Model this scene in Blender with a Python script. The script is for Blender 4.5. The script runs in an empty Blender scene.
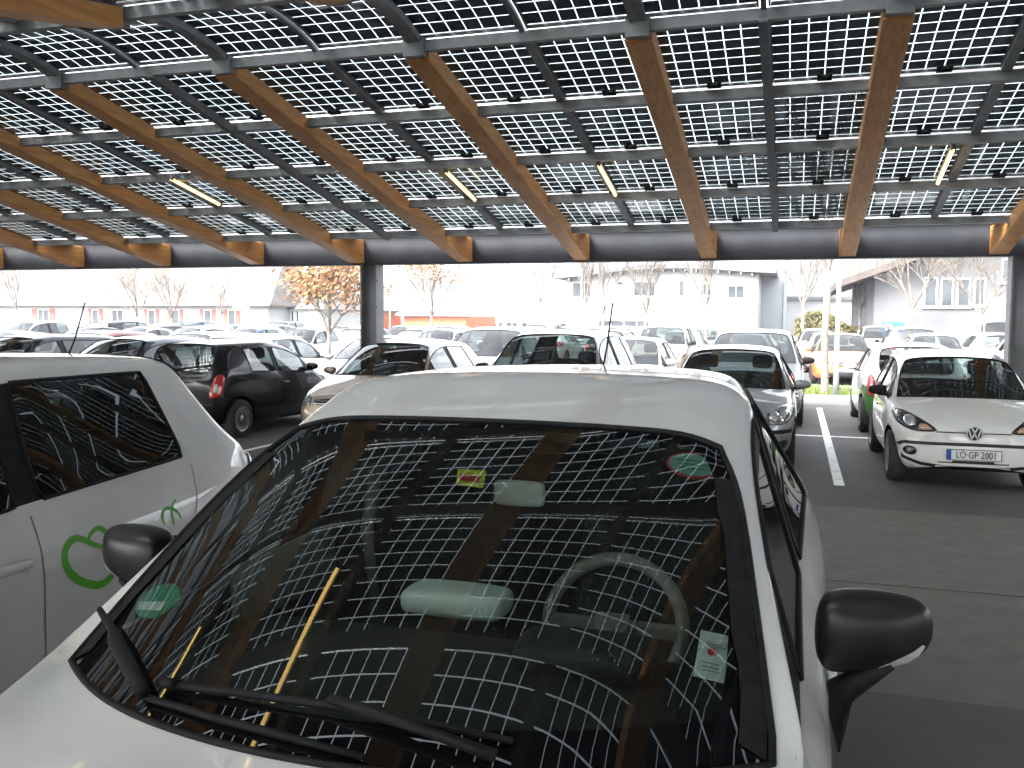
import bpy, bmesh, math, random
from mathutils import Vector, Matrix
from mathutils.bvhtree import BVHTree
from mathutils.geometry import delaunay_2d_cdt
PI = math.pi
S = bpy.context.scene
COL = S.collection
rnd = random.Random(7)

# ------------------------------------------------------------------ camera
F = 900.0; YAW = math.radians(17.5); PIT = math.radians(4.05); ROLL = math.radians(0.37); CH = 1.78
fwd = Vector((-math.sin(YAW)*math.cos(PIT), math.cos(YAW)*math.cos(PIT), -math.sin(PIT)))
r0 = Vector((math.cos(YAW), math.sin(YAW), 0)); u0 = r0.cross(fwd)
RV = r0*math.cos(ROLL)+u0*math.sin(ROLL); UV = u0*math.cos(ROLL)-r0*math.sin(ROLL)
CAMP = Vector((0, 0, CH))
cam = bpy.data.objects.new('camera', bpy.data.cameras.new('camera'))
COL.objects.link(cam); S.camera = cam
m = Matrix((RV, UV, -fwd)).transposed().to_4x4(); m.translation = CAMP
cam.matrix_world = m
cam.data.sensor_width = 36; cam.data.lens = 36*F/1024; cam.data.clip_end = 3000; cam.data.clip_start = 0.05
def ray(px, py): return fwd+RV*((px-512)/F)+UV*((384-py)/F)
def at(px, py, Y):
    v = ray(px, py); return CAMP+v*(Y/v.y)
def proj(p):
    v = Vector(p)-CAMP; d = v.dot(fwd)
    if d <= 0.1: return None
    return (512+F*v.dot(RV)/d, 384-F*v.dot(UV)/d, d)

# ------------------------------------------------------------------ materials
def newmat(name):
    mt = bpy.data.materials.new(name); mt.use_nodes = True
    return mt, mt.node_tree.nodes, mt.node_tree.links, mt.node_tree.nodes['Principled BSDF']
def setp(b, **k):
    names = dict(base='Base Color', rough='Roughness', metal='Metallic', spec='Specular IOR Level', coat='Coat Weight',
                 coatr='Coat Roughness', trans='Transmission Weight', ior='IOR', em='Emission Color', ems='Emission Strength', alpha='Alpha')
    for a, v in k.items():
        if a in ('base', 'em') and len(v) == 3: v = (*v, 1)
        b.inputs[names[a]].default_value = v
def simple(name, base, rough=.6, **k):
    mt, n, l, b = newmat(name); setp(b, base=base, rough=rough, **k); return mt
def noisy(name, c1, c2, scale=8, rough=.7, detail=6, bump=0, bscale=None, stops=(.35, .65), stretch=None, rough2=None, **k):
    mt, n, l, b = newmat(name); setp(b, rough=rough, **k)
    tc = n.new('ShaderNodeTexCoord'); mp = n.new('ShaderNodeMapping'); l.new(tc.outputs['Object'], mp.inputs[0])
    if stretch: mp.inputs['Scale'].default_value = stretch
    no = n.new('ShaderNodeTexNoise'); no.inputs['Scale'].default_value = scale; no.inputs['Detail'].default_value = detail
    l.new(mp.outputs[0], no.inputs['Vector'])
    cr = n.new('ShaderNodeValToRGB'); cr.color_ramp.elements[0].color = (*c1, 1); cr.color_ramp.elements[1].color = (*c2, 1)
    cr.color_ramp.elements[0].position, cr.color_ramp.elements[1].position = stops
    l.new(no.outputs[0], cr.inputs[0]); l.new(cr.outputs[0], b.inputs['Base Color'])
    if rough2 is not None:
        mr = n.new('ShaderNodeMapRange'); mr.inputs['To Min'].default_value = rough; mr.inputs['To Max'].default_value = rough2
        l.new(no.outputs[0], mr.inputs[0]); l.new(mr.outputs[0], b.inputs['Roughness'])
    if bump:
        n2 = n.new('ShaderNodeTexNoise'); n2.inputs['Scale'].default_value = bscale or scale*6; n2.inputs['Detail'].default_value = 4
        l.new(mp.outputs[0], n2.inputs['Vector'])
        bp = n.new('ShaderNodeBump'); bp.inputs['Strength'].default_value = bump; bp.inputs['Distance'].default_value = .02
        l.new(n2.outputs[0], bp.inputs['Height']); l.new(bp.outputs[0], b.inputs['Normal'])
    return mt
def paint(name, c, metal=0.0, rough=.32):
    mt, n, l, b = newmat(name)
    setp(b, rough=rough, metal=metal, coat=1.0, coatr=.06, spec=.4)
    tc = n.new('ShaderNodeTexCoord'); no = n.new('ShaderNodeTexNoise'); no.inputs['Scale'].default_value = 2.2; no.inputs['Detail'].default_value = 8
    l.new(tc.outputs['Object'], no.inputs['Vector'])
    cr = n.new('ShaderNodeValToRGB')
    cr.color_ramp.elements[0].color = (*[x*.86 for x in c], 1); cr.color_ramp.elements[1].color = (*c, 1)
    cr.color_ramp.elements[0].position = .3; cr.color_ramp.elements[1].position = .6
    l.new(no.outputs[0], cr.inputs[0]); l.new(cr.outputs[0], b.inputs['Base Color'])
    mr = n.new('ShaderNodeMapRange'); mr.inputs['To Min'].default_value = .015; mr.inputs['To Max'].default_value = .06
    l.new(no.outputs[0], mr.inputs[0]); l.new(mr.outputs[0], b.inputs['Coat Roughness'])
    return mt
def glassmat(name, tint, refl=1.55, frit=False, dust=.02):
    mt, n, l, b = newmat(name); n.remove(b); out = n['Material Output']
    tr = n.new('ShaderNodeBsdfTransparent'); tr.inputs[0].default_value = (*tint, 1)
    gl = n.new('ShaderNodeBsdfGlossy'); gl.inputs['Roughness'].default_value = .004
    fr = n.new('ShaderNodeFresnel'); ge = n.new('ShaderNodeNewGeometry'); pw = n.new('ShaderNodeMapRange')
    pw.inputs['To Min'].default_value = refl; pw.inputs['To Max'].default_value = 1/refl; l.new(ge.outputs['Backfacing'], pw.inputs[0]); l.new(pw.outputs[0], fr.inputs[0])
    mx = n.new('ShaderNodeMixShader'); base = tr.outputs[0]
    df = n.new('ShaderNodeBsdfDiffuse'); df.inputs[0].default_value = (.5, .5, .48, 1)
    m2 = n.new('ShaderNodeMixShader'); m2.inputs[0].default_value = dust
    tc = n.new('ShaderNodeTexCoord'); no = n.new('ShaderNodeTexNoise'); no.inputs['Scale'].default_value = 5; no.inputs['Detail'].default_value = 9
    l.new(tc.outputs['Object'], no.inputs['Vector'])
    mu = n.new('ShaderNodeMath'); mu.operation = 'MULTIPLY'; mu.inputs[1].default_value = dust*2; l.new(no.outputs[0], mu.inputs[0]); l.new(mu.outputs[0], m2.inputs[0])
    l.new(base, m2.inputs[1]); l.new(df.outputs[0], m2.inputs[2]); base = m2.outputs[0]
    if frit:
        a = n.new('ShaderNodeAttribute'); a.attribute_name = 'frit'
        st = n.new('ShaderNodeMath'); st.operation = 'GREATER_THAN'; st.inputs[1].default_value = .5; l.new(a.outputs['Fac'], st.inputs[0])
        bk = n.new('ShaderNodeBsdfDiffuse'); bk.inputs[0].default_value = (.006, .006, .007, 1)
        m3 = n.new('ShaderNodeMixShader'); l.new(st.outputs[0], m3.inputs[0]); l.new(base, m3.inputs[1]); l.new(bk.outputs[0], m3.inputs[2]); base = m3.outputs[0]
    l.new(fr.outputs[0], mx.inputs[0]); l.new(base, mx.inputs[1]); l.new(gl.outputs[0], mx.inputs[2])
    l.new(mx.outputs[0], out.inputs[0]); return mt

M = {}
M['glass'] = glassmat('window_glass', (.42, .48, .47), 1.75)
M['windscreen'] = glassmat('windscreen_glass', (.52, .60, .57), 1.7, frit=True, dust=.012)
M['glass_dark'] = glassmat('tinted_glass', (.22, .25, .25), 1.5)
M['trim'] = noisy('black_trim', (.010, .010, .011), (.018, .018, .019), 30, .6, bump=.05, spec=.2)
M['rubber'] = noisy('tyre_rubber', (.012, .012, .012), (.03, .029, .027), 14, .85)
M['gloss_black'] = simple('gloss_black', (.008, .008, .009), .12, coat=.5)
M['silver'] = noisy('wheel_silver', (.42, .42, .43), (.55, .55, .56), 10, .38, metal=.7)
M['mirror_cap'] = noisy('mirror_cap_plastic', (.012, .012, .013), (.02, .02, .021), 20, .32, spec=.4)
M['emblem'] = simple('emblem_silver', (.62, .62, .63), .3, metal=.2)
M['chrome'] = simple('chrome', (.75, .75, .76), .12, metal=1.0)
M['under'] = simple('underbody', (.012, .012, .012), .9)
M['lining'] = noisy('cabin_lining', (.035, .036, .038), (.06, .06, .063), 20, .9)
M['lining_light'] = noisy('cabin_lining_light', (.32, .33, .32), (.4, .41, .4), 20, .9)
M['seat'] = noisy('seat_cloth', (.03, .032, .036), (.055, .058, .062), 40, .95, bump=.2)
M['seat_light'] = noisy('seat_cloth_light', (.30, .35, .34), (.40, .45, .43), 40, .9, bump=.2)
M['dash'] = noisy('dashboard_plastic', (.020, .021, .021), (.032, .033, .033), 60, .6, bump=.1)
M['dash_light'] = noisy('pale_plastic', (.42, .44, .42), (.5, .52, .5), 30, .5)
M['wheel_ring'] = noisy('steering_leather', (.2, .2, .18), (.28, .28, .26), 30, .5)
M['plate'] = simple('plate_white', (.72, .72, .70), .4)
M['plate_blue'] = simple('plate_blue', (.01, .06, .45), .4)
M['ink'] = simple('black_ink', (.012, .012, .012), .5)
M['red_lamp'] = noisy('red_lens', (.45, .008, .01), (.62, .02, .02), 40, .12, coat=1.0)
M['white_lens'] = simple('white_lens', (.62, .64, .64), .15, coat=1.0)
M['orange_lens'] = simple('orange_lens', (.45, .28, .18), .15, coat=1.0)
def lens():
    mt, n, l, b = newmat('headlight_glass'); setp(b, rough=.12, metal=.55, coat=1.0, coatr=.02)
    tc = n.new('ShaderNodeTexCoord'); v = n.new('ShaderNodeTexVoronoi'); v.inputs['Scale'].default_value = 16
    l.new(tc.outputs['Object'], v.inputs['Vector'])
    cr = n.new('ShaderNodeValToRGB'); cr.color_ramp.elements[0].color = (.70, .71, .72, 1); cr.color_ramp.elements[1].color = (.10, .105, .11, 1); cr.color_ramp.elements[1].position = .7
    l.new(v.outputs['Distance'], cr.inputs[0]); l.new(cr.outputs[0], b.inputs['Base Color']); return mt
M['lens'] = lens()
M['lens_bright'] = simple('reflector', (.8, .8, .8), .15, metal=.9, coat=1.0)
M['p_white'] = paint('pearl_white_paint', (.74, .73, .71), .0, .35)
M['p_hero'] = paint('pearl_grey_white_paint', (.74, .74, .745), .05, .34)
M['p_silver'] = paint('silver_paint', (.42, .425, .43), .6, .35)
M['p_grey'] = paint('grey_paint', (.18, .185, .19), .5, .35)
M['p_beige'] = paint('beige_paint', (.36, .29, .215), .35, .35)
M['p_black'] = paint('black_paint', (.004, .004, .006), .0, .25)
M['p_black'].node_tree.nodes['Principled BSDF'].inputs['Coat Weight'].default_value = .5; M['p_black'].node_tree.nodes['Principled BSDF'].inputs['Specular IOR Level'].default_value = .2
M['p_blue'] = paint('dark_blue_paint', (.012, .022, .075), .2, .3)
M['p_midblue'] = paint('blue_paint', (.05, .12, .26), .3, .3)
M['p_red'] = paint('dark_red_paint', (.16, .02, .02), .2, .3)
M['p_orange'] = paint('orange_paint', (.62, .14, .04), .1, .3)
M['p_green'] = paint('leaf_green_paint', (.045, .13, .025), .0, .35)
M['wood'] = None
def wood():
    mt, n, l, b = newmat('glulam_wood'); setp(b, rough=.55, coat=.15, coatr=.3)
    tc = n.new('ShaderNodeTexCoord'); mp = n.new('ShaderNodeMapping'); mp.inputs['Scale'].default_value = (9, .7, 9); l.new(tc.outputs['Object'], mp.inputs[0])
    no = n.new('ShaderNodeTexNoise'); no.inputs['Scale'].default_value = 3; no.inputs['Detail'].default_value = 10; no.inputs['Distortion'].default_value = .6; l.new(mp.outputs[0], no.inputs['Vector'])
    cr = n.new('ShaderNodeValToRGB'); e = cr.color_ramp.elements; e[0].color = (.54, .225, .055, 1); e[1].color = (.74, .365, .11, 1); e[0].position = .3; e[1].position = .68
    l.new(no.outputs[0], cr.inputs[0])
    n2 = n.new('ShaderNodeTexNoise'); n2.inputs['Scale'].default_value = 1.1; n2.inputs['Detail'].default_value = 3; l.new(tc.outputs['Object'], n2.inputs['Vector'])
    mx = n.new('ShaderNodeMixRGB'); mx.blend_type = 'MULTIPLY'; mx.inputs[0].default_value = .5
    c2 = n.new('ShaderNodeValToRGB'); c2.color_ramp.elements[0].color = (.8, .76, .72, 1); c2.color_ramp.elements[1].color = (1, 1, 1, 1); c2.color_ramp.elements[0].position = .35; c2.color_ramp.elements[1].position = .6
    l.new(n2.outputs[0], c2.inputs[0]); l.new(cr.outputs[0], mx.inputs[1]); l.new(c2.outputs[0], mx.inputs[2]); l.new(mx.outputs[0], b.inputs['Base Color'])
    bp = n.new('ShaderNodeBump'); bp.inputs['Strength'].default_value = .15; l.new(no.outputs[0], bp.inputs['Height']); l.new(bp.outputs[0], b.inputs['Normal'])
    return mt
M['wood'] = wood()
M['steel'] = noisy('galvanised_steel', (.22, .225, .235), (.31, .315, .325), 5, .5, metal=.3, rough2=.7)
M['steel_dark'] = noisy('grey_painted_steel', (.15, .155, .165), (.20, .205, .215), 3, .6)
M['beam'] = noisy('dark_beam_paint', (.024, .027, .034), (.038, .041, .050), 3, .6)
M['cell'] = noisy('solar_cell', (.080, .102, .130), (.120, .150, .185), 3, .4, spec=.4)
M['pglass'] = glassmat('panel_glass', (.62, .69, .69), 1.17, dust=.02)
M['alu'] = noisy('panel_frame', (.12, .125, .13), (.18, .185, .19), 6, .45, metal=.5)

# ------------------------------------------------------------------ mesh helpers
class MB:
    def __init__(s): s.v = []; s.f = []; s.mi = []; s.sm = []
    def add(s, vs, fs, mi=0, smooth=False):
        o = len(s.v); s.v += [tuple(v) for v in vs]; s.f += [tuple(i+o for i in f) for f in fs]; s.mi += [mi]*len(fs); s.sm += [smooth]*len(fs)
    def box(s, c, d, rz=0, mi=0, M4=None):
        x, y, z = [k/2 for k in d]; vs = []
        for sx, sy, sz in ((-1,-1,-1),(1,-1,-1),(1,1,-1),(-1,1,-1),(-1,-1,1),(1,-1,1),(1,1,1),(-1,1,1)):
            p = Vector((sx*x, sy*y, sz*z))
            if M4 is not None: p = M4 @ p
            elif rz: p = Matrix.Rotation(rz, 3, 'Z') @ p
            vs.append(p+Vector(c) if M4 is None else p+Vector(c))
        s.add(vs, ((0,3,2,1),(4,5,6,7),(0,1,5,4),(1,2,6,5),(2,3,7,6),(3,0,4,7)), mi)
    def bar(s, a, b, w, h, mi=0, up=(0,0,1)):
        a = Vector(a); b = Vector(b); d = (b-a); L = d.length; y = d.normalized(); x = y.cross(Vector(up)).normalized(); z = x.cross(y)
        vs = []
        for e in (a, b):
            for sx, sz in ((-1,-1),(1,-1),(1,1),(-1,1)): vs.append(e+x*(sx*w/2)+z*(sz*h/2))
        s.add(vs, ((0,1,2,3),(7,6,5,4),(0,4,5,1),(1,5,6,2),(2,6,7,3),(3,7,4,0)), mi)
    def tube(s, pts, rad, n=8, mi=0, cap=True, smooth=True):
        pts = [Vector(p) for p in pts]; k = len(pts)
        if not isinstance(rad, (list, tuple)): rad = [rad]*k
        vs = []; ref = Vector((0, 0, 1))
        t0 = (pts[1]-pts[0]).normalized()
        if abs(t0.dot(ref)) > .9: ref = Vector((1, 0, 0))
        for i, p in enumerate(pts):
            t = (pts[min(i+1, k-1)]-pts[max(i-1, 0)]).normalized()
            x = t.cross(ref).normalized(); y = x.cross(t)
            for j in range(n):
                a = 2*PI*j/n; vs.append(p+(x*math.cos(a)+y*math.sin(a))*rad[i])
        fs = [(i*n+j, i*n+(j+1) % n, (i+1)*n+(j+1) % n, (i+1)*n+j) for i in range(k-1) for j in range(n)]
        if cap: fs += [tuple(range(n-1, -1, -1)), tuple((k-1)*n+j for j in range(n))]
        s.add(vs, fs, mi, smooth)
    def lathe(s, prof, axis='x', n=28, c=(0,0,0), mi=0, smooth=True):
        vs = []; k = len(prof)
        for j in range(n):
            a = 2*PI*j/n
            for r, h in prof:
                p = (h, r*math.cos(a), r*math.sin(a)) if axis == 'x' else ((r*math.cos(a), h, r*math.sin(a)) if axis == 'y' else (r*math.cos(a), r*math.sin(a), h))
                vs.append((p[0]+c[0], p[1]+c[1], p[2]+c[2]))
        fs = [(j*k+i, j*k+i+1, ((j+1) % n)*k+i+1, ((j+1) % n)*k+i) for j in range(n) for i in range(k-1)]
        s.add(vs, fs, mi, smooth)
    def build(s, name, mats, parent=None, loc=None, link=True):
        me = bpy.data.meshes.new(name); me.from_pydata(s.v, [], s.f)
        if not isinstance(mats, (list, tuple)): mats = [mats]
        for mt in mats: me.materials.append(mt)
        me.polygons.foreach_set('material_index', s.mi); me.polygons.foreach_set('use_smooth', s.sm); me.update()
        o = bpy.data.objects.new(name, me); COL.objects.link(o)
        if parent: o.parent = parent
        if loc: o.location = loc
        return o
def rounded(name, mat, c, d, lv=2, parent=None, taper=None, crease=0.0, rot=None):
    """box with subdivided rounding"""
    bm = bmesh.new(); bmesh.ops.create_cube(bm, size=1)
    for v in bm.verts:
        v.co = Vector((v.co.x*d[0], v.co.y*d[1], v.co.z*d[2]))
        if taper: v.co = taper(v.co)
        if rot: v.co = rot @ v.co
        v.co += Vector(c)
    bmesh.ops.bevel(bm, geom=bm.edges[:], offset=min(d)*.28, segments=1, affect='EDGES')
    me = bpy.data.meshes.new(name); bm.to_mesh(me); bm.free()
    o = bpy.data.objects.new(name, me); COL.objects.link(o)
    if lv:
        md = o.modifiers.new('s', 'SUBSURF'); md.levels = md.render_levels = lv
        bake(o)
    me = o.data; me.materials.clear(); me.materials.append(mat)
    for p in me.polygons: p.use_smooth = True
    if parent: o.parent = parent
    return o
def bake(o):
    dg = bpy.context.evaluated_depsgraph_get(); dg.update()
    ev = o.evaluated_get(dg); me = bpy.data.meshes.new_from_object(ev); o.modifiers.clear(); old = o.data; o.data = me
    bpy.data.meshes.remove(old)
def tag(o, label=None, cat=None, group=None, kind=None):
    if label: o['label'] = label
    if cat: o['category'] = cat
    if group: o['group'] = group
    if kind: o['kind'] = kind
    return o
def empty(name, loc=(0,0,0), rz=0):
    o = bpy.data.objects.new(name, None); COL.objects.link(o); o.location = loc; o.rotation_euler = (0, 0, rz); o.empty_display_size = .2; return o
def copy_tree(o, parent=None):
    c = o.copy(); COL.objects.link(c); c.parent = parent
    for ch in [x for x in KIDS.get(o.name, [])]: 
        d = copy_tree(bpy.data.objects[ch], c)
    return c
KIDS = {}
def index_kids():
    KIDS.clear()
    for o in bpy.data.objects:
        if o.parent: KIDS.setdefault(o.parent.name, []).append(o.name)
def text_mesh(txt, size, name, mat, parent, mtx, extrude=.0015):
    cu = bpy.data.curves.new(name, 'FONT'); cu.body = txt; cu.size = size; cu.extrude = extrude; cu.align_x = 'CENTER'; cu.align_y = 'CENTER'; cu.resolution_u = 3
    t = bpy.data.objects.new(name, cu); COL.objects.link(t)
    dg = bpy.context.evaluated_depsgraph_get(); dg.update()
    me = bpy.data.meshes.new_from_object(t.evaluated_get(dg)); bpy.data.objects.remove(t)
    me.materials.clear(); me.materials.append(mat); me.transform(mtx)
    o = bpy.data.objects.new(name, me); COL.objects.link(o); o.parent = parent; return o

# ------------------------------------------------------------------ projected patches on a car body
def inpoly(x, y, P):
    c = False; j = len(P)-1
    for i in range(len(P)):
        if (P[i][1] > y) != (P[j][1] > y) and x < (P[j][0]-P[i][0])*(y-P[i][1])/(P[j][1]-P[i][1])+P[i][0]: c = not c
        j = i
    return c
def smooth_poly(P, k=2):
    for _ in range(k):
        Q = []
        for i in range(len(P)):
            a = P[i]; b = P[(i+1) % len(P)]
            Q += [(a[0]*.78+b[0]*.22, a[1]*.78+b[1]*.22), (a[0]*.22+b[0]*.78, a[1]*.22+b[1]*.78)]
        P = Q
    return P
def patch(bvh, poly, view, name, mat, parent, off=.004, skirt=.012, step=.04, sm=2, depth=None):
    """view: 'front','rear','left','right','top' ; poly in (x,z) / (y,z) / (x,y)"""
    P = smooth_poly(poly, sm) if sm else list(poly)
    xs = [p[0] for p in P]; ys = [p[1] for p in P]
    # resample long edges
    Q = []
    for i in range(len(P)):
        a = P[i]; b = P[(i+1) % len(P)]; L = math.hypot(a[0]-b[0], a[1]-b[1]); k = max(1, int(L/step))
        for t in range(k): Q.append((a[0]+(b[0]-a[0])*t/k, a[1]+(b[1]-a[1])*t/k))
    pts = [Vector(q) for q in Q]; nb = len(pts)
    x = min(xs)+step/2
    while x < max(xs):
        y = min(ys)+step/2
        while y < max(ys):
            if inpoly(x, y, Q) and min((x-q[0])**2+(y-q[1])**2 for q in Q) > (step*.4)**2: pts.append(Vector((x, y)))
            y += step
        x += step
    v2, ed, fs, *_ = delaunay_2d_cdt(pts, [(i, (i+1) % nb) for i in range(nb)], [tuple(range(nb))], 1, 1e-5)
    D = {'front': (0, 1, 0), 'rear': (0, -1, 0), 'left': (-1, 0, 0), 'right': (1, 0, 0), 'top': (0, 0, -1)}[view]; D = Vector(D)
    out = []; last = None
    for q in v2:
        a, b = q
        o = {'front': (a, -9, b), 'rear': (a, 9, b), 'left': (9, a, b), 'right': (-9, a, b), 'top': (a, b, 9)}[view]
        h = bvh.ray_cast(Vector(o), D)
        if h[0] is None:
            h = bvh.find_nearest(Vector(o)-D*(-8.0) if last is None else Vector(last))
            p = Vector(o); k = [i for i in range(3) if abs(D[i]) > .5][0]; p[k] = h[0][k]; out.append(p-D*off); last = p; continue
        nrm = h[1] if h[1].dot(D) < 0 else -h[1]
        out.append(h[0]+nrm*off); last = h[0]
    bm = bmesh.new(); bv = [bm.verts.new(p) for p in out]
    for f in fs:
        try: bm.faces.new([bv[i] for i in f])
        except ValueError: pass
    bm.normal_update()
    for f in bm.faces:
        if f.normal.dot(D) > 0: f.normal_flip()
    be = [e for e in bm.edges if len(e.link_faces) == 1]
    if skirt and be:
        r = bmesh.ops.extrude_edge_only(bm, edges=be)
        for v in [g for g in r['geom'] if isinstance(g, bmesh.types.BMVert)]: v.co += D*skirt
    me = bpy.data.meshes.new(name); bm.to_mesh(me); bm.free(); me.materials.append(mat)
    for p in me.polygons: p.use_smooth = True
    if abs(skirt) > 0:
        pass
    o = bpy.data.objects.new(name, me); COL.objects.link(o); o.parent = parent; return o
def stroke_poly(pts, w):
    """thick polyline outline (open), w scalar or list"""
    n = len(pts); ws = w if isinstance(w, (list, tuple)) else [w]*n; L = []; R = []
    for i, p in enumerate(pts):
        a = pts[max(i-1, 0)]; b = pts[min(i+1, n-1)]; dx, dy = b[0]-a[0], b[1]-a[1]; l = math.hypot(dx, dy) or 1
        nx, ny = -dy/l*ws[i]/2, dx/l*ws[i]/2; L.append((p[0]+nx, p[1]+ny)); R.append((p[0]-nx, p[1]-ny))
    return L, R
def stroke(bvh, lines, view, name, mat, parent, w=.006, off=.002):
    """thin ribbon(s) following the surface, one mesh"""
    D = Vector({'front': (0, 1, 0), 'rear': (0, -1, 0), 'left': (-1, 0, 0), 'right': (1, 0, 0), 'top': (0, 0, -1)}[view]); mb = MB()
    for line in lines:
        pts = []
        ww = w
        if isinstance(line, tuple) and isinstance(line[0], list): line, ww = line
        for i in range(len(line)-1):
            a, b = line[i], line[i+1]; k = max(1, int(math.hypot(a[0]-b[0], a[1]-b[1])/.03))
            for t in range(k): pts.append((a[0]+(b[0]-a[0])*t/k, a[1]+(b[1]-a[1])*t/k))
        pts.append(line[-1])
        L, R = stroke_poly(pts, ww if not isinstance(ww, (list, tuple)) else [ww[0]+(ww[1]-ww[0])*math.sin(PI*i/(len(pts)-1)) for i in range(len(pts))])
        rows = []
        for a, b in zip(L, R):
            row = []
            for q in (a, b):
                o = {'front': (q[0], -9, q[1]), 'rear': (q[0], 9, q[1]), 'left': (9, q[0], q[1]), 'right': (-9, q[0], q[1]), 'top': (q[0], q[1], 9)}[view]
                h = bvh.ray_cast(Vector(o), D)
                if h[0] is None: row = None; break
                nr = h[1] if h[1].dot(D) < 0 else -h[1]; row.append(h[0]+nr*off)
            rows.append(row)
        for i in range(len(rows)-1):
            if rows[i] and rows[i+1] and (rows[i][0]-rows[i+1][0]).length < .2: mb.add([rows[i][0], rows[i][1], rows[i+1][1], rows[i+1][0]], [(0, 1, 2, 3)])
    if not mb.v: return None
    return mb.build(name, mat, parent)

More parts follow.
